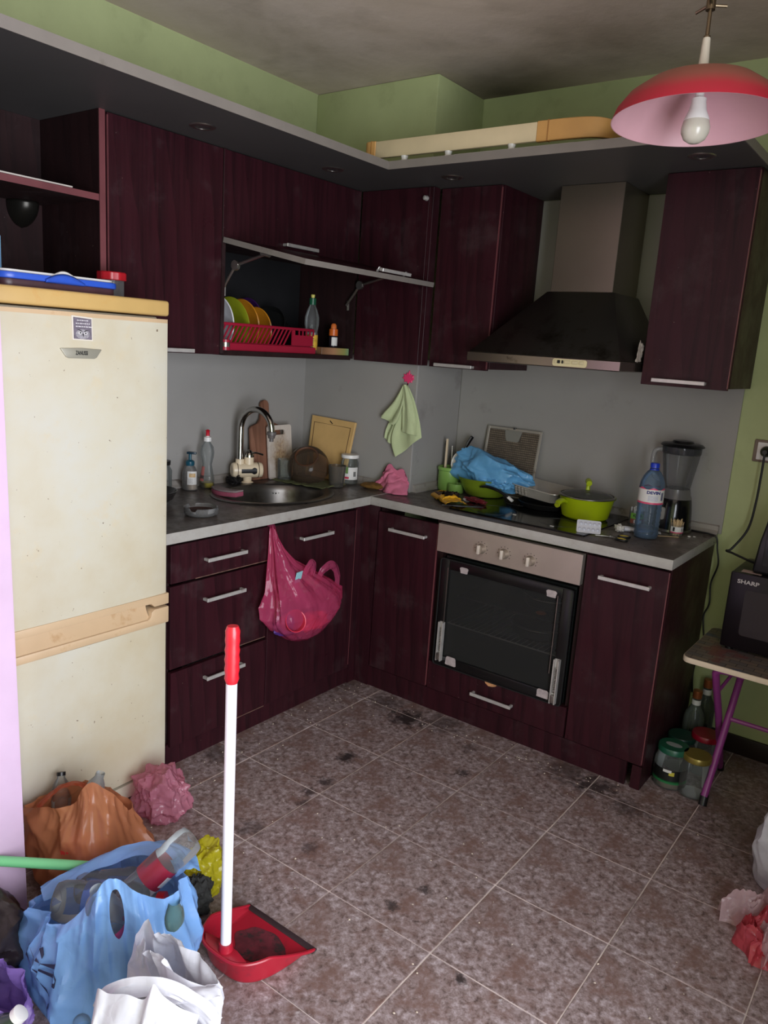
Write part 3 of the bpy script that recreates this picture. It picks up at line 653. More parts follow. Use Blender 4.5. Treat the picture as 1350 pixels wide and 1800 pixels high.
for i in range(3):
    for k in range(n): lid.f.append((i * n + k, i * n + (k + 1) % n, (i + 1) * n + (k + 1) % n, (i + 1) * n + k))
lid.f.append(tuple(range(3 * n, 4 * n))); lid.f.append(tuple(range(n))[::-1])
part(t, 'lid', lid, mat('red_lid', srgb(176, 30, 40), .3))
wsingle('paper_slip', 'thin pale slip of paper on the fridge near its right corner', 'paper', MB().box(-.26, -.15, -1.10, -.985, 1.5582, 1.5592), mat('paper_old', srgb(196, 170, 150), .8))

# ================================================================ oven
m_ovsteel = mat('oven_steel', srgb(186, 174, 164), .40, metal=.75, var=.12, vs=6, dirt=srgb(120, 102, 100), ds=5, dcut=.6)
OY = BY - .006
t = thing('oven', 'built-in oven with steel control panel and bare black inner door glass', 'oven', (.54, .38, .212), world=True)
part(t, 'cavity', MB().box(.262, .268, BY + .03, .58, .215, .665).box(.812, .818, BY + .03, .58, .215, .665).box(.268, .812, .574, .58, .215, .665).box(.268, .812, BY + .03, .574, .215, .222).box(.268, .812, BY + .03, .574, .655, .665), mat('oven_enamel', srgb(28, 31, 30), .3), smooth=0)
cp = part(t, 'control_panel', MB().box(.236, .842, OY - .006, BY + .016, .686, .800), m_ovsteel, bevel=.0015, segs=1)
tk = MB()
for kx, kz in ((.436, .736), (.535, .737), (.644, .734)):
    kn = MB().lathe([(0, 0), (.020, 0), (.0195, .004), (.016, .014), (.0155, .020), (0, .020)], 24); kn.xf(LOC(kx, OY - .006, kz) @ ROT('X', 90))
    k = part(cp, 'knob', kn, mat('knob_metal', srgb(150, 138, 126), .35, metal=.5))
    gr = MB().box(kx - .0055, kx + .0055, OY - .034, OY - .024, kz - .0175, kz + .0175); part(k, 'grip', gr, mat('knob_light', srgb(214, 204, 192), .35, metal=.3), bevel=.002)
    for q in range(9):
        a = radians(210 - q * 30); tk.box(kx + .027 * cos(a) - .0014, kx + .027 * cos(a) + .0014, OY - .0068, OY - .0058, kz + .027 * sin(a) - .0014, kz + .027 * sin(a) + .0014)
part(cp, 'markings', tk, m_blackmat, smooth=0)
fr = MB()
def frame(mb, x0, x1, z0, z1, w, y0, y1): mb.box(x0, x0 + w, y0, y1, z0, z1).box(x1 - w, x1, y0, y1, z0, z1).box(x0 + w, x1 - w, y0, y1, z0, z0 + w).box(x0 + w, x1 - w, y0, y1, z1 - w, z1); return mb
dr = part(t, 'inner_door', frame(fr, .262, .824, .216, .662, .040, BY - .012, BY + .012), mat('oven_black', srgb(13, 13, 14), .3), bevel=.003, label='bare black inner door frame')
part(dr, 'door_glass', MB().box(.300, .786, BY - .002, BY + .003, .254, .622), clear('oven_glass', (.62, .62, .62), .02, .05))
rim = rrect(.562, .448, .012, 4, .543, .439); part(dr, 'seal', MB().tube([(a, BY - .013, b) for a, b in rim], .0025, 6, closed=True), m_blackmat)
for x0 in (.298, .767): part(dr, 'trim_bar', MB().box(x0, x0 + .003, BY - .016, BY - .012, .30 if x0 < .5 else .33, .630), m_steel)
for x0, z0, z1 in ((.283, .238, .402), (.786, .222, .395)):
    h = part(dr, 'hinge', MB().box(x0, x0 + .004, BY - .030, BY - .012, z0, z1).box(x0 + .018, x0 + .022, BY - .030, BY - .012, z0, z1).box(x0 + .004, x0 + .018, BY - .016, BY - .012, z0, z1), m_alu, label='bare metal door hinge channel')
    sp = [(x0 + .011 + .0045 * cos(q * 1.1), BY - .022 + .0045 * sin(q * 1.1), z0 + .04 + q * .0011) for q in range(92)]
    part(h, 'spring', MB().tube(sp, .0011, 5), mat('spring_dark', srgb(96, 84, 78), .4, metal=.8)); part(h, 'catch', MB().box(x0 + .003, x0 + .019, BY - .032, BY - .018, z0 + .004, z0 + .034), m_steel, bevel=.002)
for px, pz, wd, hh in ((.371, .633, .034, .024), (.742, .632, .038, .026), (.346, .246, .046, .036), (.752, .243, .046, .032)):
    pl = MB().prism([(px + a * (1 + .12 * sin(b * 300)), pz + b) for a, b in rrect(wd, hh, .006)], BY - .0145, BY - .012, lambda a, b, h: (a, h, b)); part(dr, 'adhesive_pad', pl, mat('pad_grey', srgb(168, 156, 156), .7, var=.25, vs=70), label='leftover pale adhesive pad')
rk = MB()
for z in (.385,):
    frame(rk, .275, .805, .0, .0, 0, 0, 0) if False else None
    rk.tube([(.272, .14, z), (.808, .14, z)], .003, 6).tube([(.272, .56, z), (.808, .56, z)], .003, 6)
    for k in range(22): rk.tube([(.29 + k * .0235, .14, z), (.29 + k * .0235, .56, z)], .0015, 5)
part(t, 'oven_rack', rk, m_alu)
for lb, x, y, z in (('upper one behind the oven glass', .60, .42, .475), ('lower one behind the oven glass', .62, .30, .388)):
    p = thing('pan_lid', 'dark pan with steel rim and orange lid knob, ' + lb, 'pan', (x, y, z))
    part(p, 'pan', MB().lathe([(0, 0), (.095, 0), (.105, .01), (.11, .04), (.108, .042), (0, .042)], 32), mat('pan_black', srgb(20, 20, 20), .4))
    part(p, 'lid_rim', MB().lathe([(.108, .042), (.115, .044), (.115, .048), (.106, .050)], 32, close=True), m_steel); part(p, 'lid', MB().lathe([(.106, .048), (.06, .062), (.018, .068), (0, .068)], 32), mat('pan_black', 0))
    part(p, 'lid_knob', MB().lathe([(.008, .066), (.010, .076), (.020, .080), (.021, .088), (.014, .092), (0, .092)], 20), mat('orange_knob', srgb(206, 108, 60), .5))
wsingle('oven_shelf', 'dark baking sheet under the upper pan inside the oven', 'baking sheet', MB().box(.268, .812, .24, .573, .468, .4745), mat('sheet_dark', srgb(34, 34, 34), .4, metal=.3))
# ================================================================ hob
HX0, HX1, HY0, HY1 = .240, .815, .150, .640
t = thing('hob', 'black glass ceramic hob set in the worktop', 'hob', (.527, .395, ZT + .0002), world=True)
part(t, 'glass_plate', MB().prism([(a + .5275, b + .395) for a, b in rrect(.575, .49, .008)], ZT + .0003, ZT + .0065), mat('hob_glass', srgb(8, 8, 9), .12, spec=.6, dirt=srgb(40, 34, 28), ds=16, dcut=.62), bevel=.0015, segs=1)
for cx, cy, r in ((.385, .265, .095), (.66, .275, .075), (.385, .51, .075), (.66, .51, .095)):
    part(t, 'ring_mark', MB().lathe([(r - .002, .0066), (r, .0066), (r, .0069), (r - .002, .0069)], 48, (cx, cy, ZT), close=True), mat('ring_grey', srgb(70, 70, 72), .4))
# ================================================================ cooker hood
m_hood = mat('hood_steel', srgb(96, 92, 86), .34, metal=.9, var=.12, vs=4, dirt=srgb(64, 58, 50), ds=6, dcut=.55)
m_chim = mat('chimney_steel', srgb(142, 134, 118), .30, metal=.9, var=.10, vs=3)
HL, HR, HF = .272, .872, .140
t = thing('cooker_hood', 'steel chimney cooker hood with flared canopy between two wall cupboards', 'cooker hood', (.57, .40, 1.436), world=True)
part(t, 'chimney', MB().box(.465, .712, .400, YB - .008, 1.716, 2.1), m_chim, bevel=.0015, segs=1)
cn = MB(); b0 = [(HL + .004, HF + .004, 1.472), (HR - .004, HF + .004, 1.472), (HR - .004, YB - .008, 1.472), (HL + .004, YB - .008, 1.472)]; b1 = [(.455, .390, 1.716), (.722, .390, 1.716), (.722, YB - .008, 1.716), (.455, YB - .008, 1.716)]
cn.v = b0 + b1; cn.f = [(3, 2, 1, 0), (4, 5, 6, 7), (0, 1, 5, 4), (1, 2, 6, 5), (2, 3, 7, 6), (3, 0, 4, 7)]; part(t, 'canopy', cn, m_hood, bevel=.002, segs=1)
lp = part(t, 'lip', MB().box(HL, HR, HF, YB - .008, 1.438, 1.4715), mat('lip_steel', srgb(150, 140, 128), .25, metal=.95, dirt=srgb(92, 78, 64), ds=12, dcut=.58), bevel=.002, segs=1)
part(t, 'filter', MB().box(HL + .05, HR - .05, HF + .06, YB - .06, 1.4355, 1.438), mat('filter_grey', srgb(90, 88, 84), .5, metal=.6))
cp = part(lp, 'control_plate', MB().prism(rrect(.128, .026, .008, 4, .690, 1.4548), HF - .0035, HF, lambda a, b, h: (a, h, b)), mat('cream_plastic', srgb(206, 194, 152), .45), bevel=.001, segs=1)
for x0, x1, dk in ((.634, .644, 0), (.646, .656, 1), (.662, .668, 1), (.672, .694, 0), (.700, .722, 0), (.727, .744, 0)):
    part(cp, 'switch', MB().box(x0, x1, HF - .0075, HF - .0035, 1.4515, 1.4625), m_blackmat if dk else mat('cream_switch', srgb(196, 184, 146), .4), bevel=.001, segs=1)
lg = text_mb('FAGOR', .008, sx=1.0) if False else None
cr = MB().grid(lambda u, v: (.874 + .004 * nz(u * 5, v * 6, 2), .33 + u * .10 + .01 * nz(u * 4, v * 4), 1.452 + .095 * v + .008 * nz(u * 6, v * 3, 5)), 18, 18)
cr = MB().grid(lambda u, v: (.8785 + .0045 * nz(u * 6, v * 7, 2), .262 + u * .05 + .02 * v, 1.474 + .075 * v - .02 * u * v + .012 * nz(u * 4, 3, 1)), 16, 16)
wsingle('crumpled_foil', 'scrap of crumpled pale foil stuck between hood and right cupboard', 'foil', cr, mat('pale_foil', srgb(206, 194, 180), .35, metal=.3, bump=.5, bs=40), solid=.0008)

# ================================================================ sink and tap
m_sink = mat('sink_steel', srgb(112, 108, 104), .34, metal=.9, var=.16, vs=10, dirt=srgb(92, 84, 78), ds=12, dcut=.56)
t = thing('sink', 'round stained steel sink set in the worktop', 'sink', (SC[0], SC[1], ZT))
part(t, 'bowl', MB().lathe_open([(.218, .0006), (.220, .003), (.216, .006), (.198, .0065), (.190, .003), (.184, .0035), (.177, -.004), (.172, -.03), (.164, -.11), (.150, -.138), (.11, -.15), (.03, -.155), (0, -.156)], 64, sx=SA, sy=SB), m_sink, smooth=50)
part(t, 'drain', MB().lathe([(.0, -.152), (.030, -.152), (.036, -.150), (.038, -.154), (0, -.156)], 24), m_steel)
ov = MB()
for k in range(5): ov.box(-.171, -.164, -.028 + k * .013, -.022 + k * .013, -.062, -.035)
ov.xf(LOC(-.0, .04, 0) @ ROT('Z', -34)); part(t, 'overflow_slots', ov, m_blackmat, smooth=0)
m_tapw = mat('yellowed_tap', srgb(226, 208, 178), .32, var=.08, vs=20, dirt=srgb(176, 130, 84), ds=18, dcut=.64)
m_chrome = mat('chrome', srgb(176, 174, 168), .16, metal=1.0)
t = thing('water_heater_tap', 'cream electric heater tap with tall curved chrome spout at the sink', 'tap', (-.600, -.148, ZT), world=True)
ax = Vector((.46, .89, 0)).normalized(); c0 = Vector((-.600, -.152, .910))
part(t, 'base', MB().lathe([(.026, 0), (.026, .008), (.018, .012), (.019, .026), (.024, .040)], 24, (-.600, -.148, ZT)), m_tapw)
def cyl(a, b, prof, n=28):
    a = Vector(a); b = Vector(b); d = (b - a); L = d.length; q = d.to_track_quat('Z', 'Y').to_matrix().to_4x4(); q.translation = a
    m = MB().lathe([(r, s * L) for r, s in prof], n); return m.xf(q)
bd = part(t, 'heater_body', cyl(c0 - ax * .066, c0 + ax * .066, [(0, -.01), (.026, -.01), (.031, .02), (.033, .08), (.033, .92), (.031, .98), (.024, 1.01), (0, 1.01)]), m_tapw)
for s in (-.046, .046): part(bd, 'end_ring', cyl(c0 + ax * (s - .0015), c0 + ax * (s + .0015), [(.030, 0), (.0338, 0), (.0338, 1), (.030, 1)]), mat('brown_ring', srgb(70, 48, 36), .5))
sd = Vector((ax.y, -ax.x, 0))
def dsp(u, v):
    s = -.032 + .068 * u; h = (.009 if u < .68 else .009 + .006 * sin(pi * (u - .68) / .32)) * (2 * v - 1); an = h / .0335
    return c0 + ax * s + sd * (.0338 * cos(an)) + Vector((0, 0, .0338 * sin(an)))
part(bd, 'display_window', MB().grid(dsp, 20, 6), m_black)
pb = c0 - ax * .032
part(t, 'spout_collar', MB().lathe([(.019, 0), (.0185, .022), (.016, .024)], 20, (pb.x, pb.y, .935)), m_tapw)
pts = [(pb.x, pb.y, .955), (pb.x, pb.y, 1.08)] + [(pb.x + .083 * (1 - cos(a)), pb.y + .010 * (1 - cos(a)), 1.085 + .092 * sin(a)) for a in [pi * k / 14 for k in range(1, 13)]] + [(pb.x + .164, pb.y + .02, 1.092)]
sp = part(t, 'spout', MB().tube(spline(pts, 3), .0135, 16), m_chrome)
part(sp, 'nozzle', MB().lathe([(.009, 0), (.009, .012), (.014, .014), (.016, .026), (.020, .028), (.020, .040), (.015, .042)], 20, (pb.x + .164, pb.y + .02, 1.052)), mat('nozzle_grey', srgb(96, 90, 88), .4))
kb = c0 + ax * .008
part(t, 'valve_collar', MB().lathe([(.021, 0), (.0205, .032)], 22, (kb.x, kb.y, .935)), m_tapw)
kp = part(t, 'valve_cap', MB().lathe([(.0215, 0), (.0215, .004), (.019, .018), (.010, .028), (.004, .031), (0, .031)], 22, (kb.x, kb.y, .967)), m_chrome)
part(kp, 'lever', MB().tube(spline([(kb.x + .012, kb.y, .984), (kb.x + .035, kb.y + .01, .988), (kb.x + .062, kb.y + .022, .982)], 5), .004, 8), m_chrome)

# ================================================================ pendant lamp
LX, LY, LZ = 1.211, -.496, 2.022
t = thing('pendant_lamp', 'red glass dome pendant lamp with bare bulb hanging from the ceiling', 'lamp', (LX, LY, LZ))
t.rotation_euler = Matrix.Rotation(radians(-2.2), 3, Vector((.797, .604, 0))).to_euler()
def shade_mat():
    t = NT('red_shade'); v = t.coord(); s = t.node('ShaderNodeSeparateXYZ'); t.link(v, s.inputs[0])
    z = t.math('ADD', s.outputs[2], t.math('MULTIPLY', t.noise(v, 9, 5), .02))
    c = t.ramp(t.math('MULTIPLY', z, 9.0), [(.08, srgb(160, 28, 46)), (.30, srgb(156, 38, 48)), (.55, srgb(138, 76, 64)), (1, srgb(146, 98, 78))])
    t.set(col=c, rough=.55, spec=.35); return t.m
pr_o = [(.1905, 0), (.182, .024), (.160, .053), (.120, .081), (.070, .099), (.020, .107)]
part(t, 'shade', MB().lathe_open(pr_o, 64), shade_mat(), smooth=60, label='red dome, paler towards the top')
part(t, 'shade_lining', MB().lathe_open([(.1905, 0), (.1885, 0), (.180, .022), (.158, .050), (.118, .078), (.069, .096), (.020, .104)], 64), mat('pink_lining', srgb(206, 160, 168), .45, var=.06, vs=8), smooth=60, label='pale pink inner face of the shade')
part(t, 'collar', MB().lathe([(.020, .100), (.021, .110), (.013, .114), (.0115, .118), (.0085, .175), (.008, .178)], 20), mat('old_white', srgb(196, 188, 172), .4))
rd = part(t, 'rod', MB().lathe([(.0075, .176), (.0075, .182), (.0045, .184), (.0045, ZC - LZ - .02)], 14), mat('old_brass', srgb(112, 98, 78), .3, metal=.9))
aj = MB().lathe([(.0105, .236), (.0105, .256)], 14)
for a in (35, 165, 285): aj.tube([(0.009 * cos(radians(a)), .009 * sin(radians(a)), .246), (.036 * cos(radians(a)), .036 * sin(radians(a)), .246 + (-.006 if a == 165 else .0))], .0035, 8)
part(rd, 'adjuster', aj, mat('old_brass', 0)); part(t, 'ceiling_rose', MB().lathe([(.0, ZC - LZ - .03), (.03, ZC - LZ - .028), (.045, ZC - LZ - .002), (0, ZC - LZ - .002)], 24), m_white)
bu = part(t, 'bulb', MB().lathe([(0, -.046), (.013, -.0445), (.024, -.037), (.0310, -.023), (.0320, -.012), (.0285, .002)], 28), mat('frosted_bulb', srgb(196, 190, 176), .25, spec=.6), label='unlit frosted bulb')
part(bu, 'bulb_base', MB().lathe([(.0285, .002), (.0280, .006), (.020, .024), (.0165, .042), (.0165, .050), (.010, .052), (.010, .1)], 28), m_white)

# ================================================================ curtain rail lying on the canopy board
m_pelmet = mat('cream_rail', srgb(214, 196, 160), .5, var=.06); m_honey = mat('honey_end', srgb(206, 156, 92), .4, var=.08)
t = thing('curtain_rail', 'long cream curtain rail with honey wooden ends lying above the cupboards', 'curtain rail', (.25, .02, 2.128), world=True)
part(t, 'rail', MB().box(-.110, .552, -.012, .004, 2.153, 2.212), m_pelmet, bevel=.003)
def bentend(s):
    mb = MB(); pts = []
    if s < 0: pts = [(-.110, -.004), (-.145, -.003), (-.160, .010), (-.166, .03), (-.166, .08)]
    else: pts = [(.552, -.004), (.66, -.003), (.735, .008), (.775, .040), (.785, .09), (.785, .14)]
    pts = [(p.x, p.y) for p in spline([(a, b, 0) for a, b in pts], 6)]; n = len(pts)
    for i, (x, y) in enumerate(pts):
        z1 = 2.214 - (.0 if s < 0 else .018 * (i / (n - 1)) ** 2)
        a = pts[max(i - 1, 0)]; b = pts[min(i + 1, n - 1)]; dx, dy = b[0] - a[0], b[1] - a[1]; L = sqrt(dx * dx + dy * dy); nx, ny = -dy / L * .009 * -s, dx / L * .009 * -s
        mb.v += [(x + nx, y + ny, 2.151), (x - nx, y - ny, 2.151), (x - nx, y - ny, z1), (x + nx, y + ny, z1)]
    for i in range(n - 1):
        for k in range(4): mb.f.append((i * 4 + k, i * 4 + (k + 1) % 4, i * 4 + 4 + (k + 1) % 4, i * 4 + 4 + k))
    mb.f += [(0, 1, 2, 3), tuple((n - 1) * 4 + k for k in (3, 2, 1, 0))]; return mb
for s in (-1, 1):
    e = part(t, 'rail_end', bentend(s), m_honey, bevel=.002, segs=1)
    part(e, 'end_band', MB().box(-.131, -.128, -.0145, .006, 2.150, 2.215) if s < 0 else MB().box(.590, .594, -.0145, .006, 2.150, 2.215), mat('honey_dark', srgb(168, 120, 66), .4))
for x in (.02, .21, .46): part(t, 'wall_bracket_foot', MB().lathe([(.014, 0), (.016, .008), (.011, .014), (.014, .026)], 16, (x, -.002, 2.1275)), m_white)
wsingle('white_strip', 'thin white plastic strip lying on the canopy board by the curtain rail', 'strip', MB().box(.26, .70, -.040, -.024, 2.1206, 2.131), m_white)

# ================================================================ table, microwave, coffee machine
m_violet = mat('violet_tube', srgb(130, 54, 118), .3, var=.08)
TX0, TX1, TY0, TY1, TZ = 1.195, 1.86, .195, .600, .500
t = thing('folding_table', 'small folding table with printed top and violet tube legs under the microwave', 'table', (1.5, .4, 0), world=True)
tp = part(t, 'tabletop', MB().prism([(a + (TX0 + TX1) / 2, b + (TY0 + TY1) / 2) for a, b in rrect(TX1 - TX0, TY1 - TY0, .03)], TZ - .020, TZ - .0005), mat('cream_edge', srgb(226, 210, 184), .5, var=.05), bevel=.003)
def patch_mat():
    t = NT('patchwork_print'); v = t.coord(); vo = t.node('ShaderNodeTexBrick'); vo.inputs['Scale'].default_value = 9; t.link(v, vo.inputs['Vector']); vo.inputs['Mortar Size'].default_value = .012
    vo.inputs['Color1'].default_value = (*srgb(140, 124, 108), 1); vo.inputs['Color2'].default_value = (*srgb(108, 104, 104), 1); vo.inputs['Mortar'].default_value = (*srgb(60, 54, 50), 1)
    f = t.noise(v, 7, 4); c = t.mix(t.ramp(f, [(.56, (0, 0, 0)), (.62, (.7, .7, .7))]), vo.outputs['Color'], srgb(126, 60, 60)); c = t.mix(t.ramp(f, [(.36, (.7, .7, .7)), (.42, (0, 0, 0))]), c, srgb(70, 84, 112))
    t.set(col=c, rough=.4); return t.m
part(tp, 'printed_cover', MB().prism([(a + (TX0 + TX1) / 2, b + (TY0 + TY1) / 2) for a, b in rrect(TX1 - TX0 - .006, TY1 - TY0 - .006, .028)], TZ - .0005, TZ + .0003), patch_mat(), smooth=0)
for sx, xx in ((1, 1.338), (-1, 1.72)):
    la = part(t, 'leg', MB().tube(spline([(xx - .012 * sx, .475, .012), (xx - .020 * sx, .33, .27), (xx - .03 * sx, .245, .425), (xx - .028 * sx, .225, .470), (xx + .01 * sx, .222, .480), (xx + .06 * sx, .222, .480)], 5), .0125, 12), m_violet)
    part(la, 'rubber_foot', MB().tube([(xx - .012 * sx, .480, 0), (xx - .012 * sx, .472, .03)], .0145, 12), m_black)
    lb = part(t, 'leg', MB().tube(spline([(xx + .004 * sx, .185, .03), (xx + .012 * sx, .33, .27), (xx + .018 * sx, .455, .478)], 5), .0125, 12), m_violet)
    part(lb, 'rubber_foot', MB().tube([(xx + .004 * sx, .180, 0), (xx + .004 * sx, .192, .036)], .0145, 12), m_black)
    part(t, 'brace', MB().tube([(xx - .024 * sx, .27, .38), (xx + .016 * sx, .40, .468)], .006, 8), m_violet)
part(t, 'crossbar', MB().tube([(1.345, .33, .272), (1.715, .33, .272)], .008, 8), m_violet)
m_mw = mat('black_enamel', srgb(24, 20, 24), .32)
t = thing('microwave', 'black microwave oven standing on the folding table', 'microwave', (1.49, .47, TZ + .0004), world=True)
MY = .375
part(t, 'casing', MB().box(1.272, 1.715, MY + .02, .635, TZ + .012, .786), m_mw, bevel=.008, segs=2)
d = part(t, 'door', MB().box(1.272, 1.60, MY, MY + .022, TZ + .012, .786), mat('mw_front', srgb(22, 17, 21), .3, spec=.3), bevel=.006, segs=2)
part(d, 'door_window', MB().prism(rrect(.235, .165, .012, 4, 1.445, .648), MY - .0015, MY + .001, lambda a, b, h: (a, h, b)), mat('mw_window', srgb(42, 34, 40), .22, spec=.45))
part(t, 'control_panel', MB().box(1.602, 1.715, MY, MY + .022, TZ + .012, .786), m_mw, bevel=.006, segs=2)
for fx in (1.30, 1.69):
    for fy in (MY + .03, .61): part(t, 'foot', MB().lathe([(.014, 0), (.014, .014)], 14, (fx, fy, TZ + .0006)), m_black)
tx = text_mb('SHARP', .019, sx=1.25, bold=.0005); tx.xf(LOC(1.332, MY - .0012, .756) @ ROT('X', 90)); part(d, 'lettering', tx, mat('print_silver', srgb(196, 190, 190), .4), smooth=0)
wsingle('paper_label', 'small pale printed label lying on the microwave', 'label', MB().box(1.30, 1.365, .395, .43, .7865, .7875), mat('label_pink', srgb(196, 168, 162), .6, var=.1))
t = thing('coffee_machine', 'black plastic coffee machine standing on the microwave at the right edge', 'coffee machine', (1.45, .50, .7868), world=True)
pf = [(1.338, .40), (1.56, .40), (1.56, .60), (1.338, .60)]
cmb = MB()
for z, e in ((.787, .0), (.80, .004), (.90, -.004), (.99, -.018), (1.012, -.030)):
    cmb.v += [(1.336 - e, .40 - e, z), (1.56 + e, .40 - e, z), (1.56 + e, .60 + e, z), (1.336 - e, .60 + e, z)]
for i in range(4):
    for k in range(4): cmb.f.append((i * 4 + k, i * 4 + (k + 1) % 4, i * 4 + 4 + (k + 1) % 4, i * 4 + 4 + k))
cmb.f += [(3, 2, 1, 0), (16, 17, 18, 19)]; part(t, 'housing', cmb, m_black, bevel=.008, segs=3)
part(t, 'tank', MB().box(1.36, 1.40, .392, .41, .82, .96), clear('smoke_plastic', (.25, .25, .27), .3, .1), bevel=.004); part(t, 'drip_tray', MB().box(1.42, 1.54, .36, .40, .787, .805), m_black, bevel=.003)
# socket and cords
m_cord = mat('black_cord', srgb(16, 16, 17), .5)
t = thing('wall_socket', 'white double wall socket with a black plug on the green wall', 'socket', (1.26, YB, 1.14), world=True)
part(t, 'frame', MB().box(1.224, 1.385, YB - .009, YB - .0005, 1.144, 1.226), mat('socket_frame', srgb(120, 104, 90), .45), bevel=.004)
for x0 in (1.237, 1.308): 
    ins = part(t, 'insert', MB().box(x0, x0 + .064, YB - .012, YB - .008, 1.153, 1.217), m_white, bevel=.003)
    part(ins, 'well', MB().prism([(x0 + .032 + .021 * cos(2 * pi * k / 24), 1.185 + .021 * sin(2 * pi * k / 24)) for k in range(24)], YB - .0128, YB - .0118, lambda a, b, h: (a, h, b)), mat('socket_well', srgb(176, 166, 150), .5))
t = thing('power_cord', 'black plug and cord drooping from the wall socket to the coffee machine', 'cord', (1.27, .62, .79), world=True)
pl = MB().lathe([(0, 0), (.018, 0), (.020, .01), (.017, .035), (.008, .045), (0, .045)], 18); pl.xf(LOC(1.272, YB - .0132, 1.186) @ ROT('X', 90)); part(t, 'plug', pl, m_black)
part(t, 'cable', MB().tube(spline([(1.273, .604, 1.178), (1.274, .600, 1.10), (1.272, .60, 1.0), (1.262, .59, .90), (1.225, .56, .825), (1.21, .55, .815), (1.235, .54, .812), (1.30, .52, .80), (1.34, .50, .80)], 8), .0042, 8), m_cord)
wsingle('power_cord', 'thin black cord running over the worktop end and down behind the table', 'cord', MB().tube(spline([(1.02, .62, .8532), (1.08, .612, .8532), (1.13, .605, .8533), (1.158, .60, .845), (1.166, .605, .80), (1.176, .61, .74), (1.158, .625, .66), (1.164, .625, .58), (1.150, .63, .53), (1.155, .63, .48), (1.165, .635, .40), (1.142, .64, .30), (1.150, .64, .2)], 8), .0033, 8), m_cord)

# ================================================================ added out-of-view cupboard, blocks window light to shade the microwave table
t = thing('shading_cupboard', 'added unseen two-door mahogany cupboard shading the microwave table from the window', 'cupboard', (2.46, -.80, 0), world=True)
part(t, 'carcass', MB().box(2.10, XR - .008, -1.17, -.40, .06, 2.05), m_wood, bevel=.002, segs=1); part(t, 'plinth', MB().box(2.12, XR - .02, -1.15, -.42, 0, .06), m_dark)
for y0, y1, hy in ((-1.168, -.787, -.82), (-.783, -.402, -.75)):
    d = part(t, 'door', MB().box(2.082, 2.098, y0, y1, .07, 2.04), m_wood, bevel=.0015, segs=1)
    part(d, 'handle', MB().box(2.052, 2.058, hy - .007, hy + .007, .95, 1.13).box(2.058, 2.082, hy - .005, hy + .005, .955, .965).box(2.058, 2.082, hy - .005, hy + .005, 1.115, 1.125), m_alu)
# ================================================================ things on the worktop
m_glass = clear('clear_glass', (.93, .96, .95), .05, .03)
m_pet = clear('clear_pet', (.93, .95, .95), .06, .06)
def patch(r, z0, z1, a0, a1, sx=1, sy=1, n=14, rt=None):
    rt = rt or r
    return MB().grid(lambda u, v: ((r + (rt - r) * v) * sx * cos(radians(a0 + (a1 - a0) * u)), (r + (rt - r) * v) * sy * sin(radians(a0 + (a1 - a0) * u)), z0 + (z1 - z0) * v), n, 3)
def wrap(mb, r, ang, z):
    out = MB(); out.f = mb.f
    for x, y, h in mb.v:
        a = radians(ang) + x / r; rr = r + h + .0004; out.v.append((rr * cos(a), rr * sin(a), z + y))
    return out
m_paper = mat('label_white', srgb(214, 212, 208), .5, var=.05)
def barcode(r, ang, z, w=.014, h=.02):
    mb = MB(); x = -w / 2
    while x < w / 2:
        s = random.choice((.0006, .0009, .0013)); mb.join(wrap(MB().poly([(x, -h / 2, 0), (x + s, -h / 2, 0), (x + s, h / 2, 0), (x, h / 2, 0)]), r, ang, z)); x += s + random.choice((.0006, .001))
    return mb
def rows(r, ang, z, w, n, gap, h=.0014, seed=1):
    rnd = random.Random(seed); mb = MB()
    for k in range(n):
        x = -w / 2
        while x < w / 2:
            s = min(rnd.uniform(.003, .009), w / 2 - x + .001); mb.join(wrap(MB().poly([(x, -h / 2, 0), (x + s, -h / 2, 0), (x + s, h / 2, 0), (x, h / 2, 0)]), r, ang, z - k * gap)); x += s + .0014
    return mb
def crumple(c, r, seed, amp=.22, freq=2.0, n=48, m=32, zmin=None, fine=.05, warp=.35, sq=1.0):
    mb = MB(); b = []
    def fn(u, v):
        th = 2 * pi * u; ph = pi * v; d = Vector((sin(ph) * cos(th), sin(ph) * sin(th), cos(ph)))
        q = d * freq + Vector((seed * 3.7, seed * 1.9, -seed * 2.3))
        q = q + Vector((nz(q.x, q.y, q.z + 9), nz(q.x + 5, q.y, q.z), nz(q.x, q.y + 7, q.z))) * warp
        k = 1 + amp * 1.1 * crease(q.x, q.y, q.z) + fine * nz(q.x * 3, q.y * 3, q.z * 3)
        p = Vector((c[0] + d.x * r[0] * k, c[1] + d.y * r[1] * k, c[2] + d.z * r[2] * k))
        if zmin is not None and p.z < zmin: p.z = zmin + .0008 * abs(nz(p.x * 40, p.y * 40))
        return p
    return MB().grid(fn, n, m, cu=True)

# soap dispenser
t = thing('soap_dispenser', 'clear hand soap bottle with teal pump standing near the fridge', 'soap bottle', (-.628, -.437, ZT + .0004))
part(t, 'bottle', MB().lathe_open([(0, .001), (.031, .001), (.035, .006), (.036, .045), (.034, .072), (.024, .094), (.014, .102), (.013, .106)], 28, sy=.8), clear('soap_plastic', (.85, .84, .82), .22, .1))
part(t, 'soap', MB().lathe([(0, .002), (.031, .002), (.0345, .006), (.0345, .034), (0, .034)], 24, sy=.8), mat('soap_liquid', srgb(178, 160, 140), .3))
p = part(t, 'pump', MB().lathe([(.017, .100), (.018, .104), (.018, .116), (.012, .121), (.006, .123), (.006, .146)], 20), mat('teal_plastic', srgb(22, 74, 92), .3))
part(p, 'nozzle', MB().prism([(-.011, -.010), (.013, -.008), (.026, -.004), (.026, .004), (.013, .008), (-.011, .010)], .146, .155).xf(ROT('Z', 30)), mat('teal_dark', srgb(18, 44, 58), .35), bevel=.002)
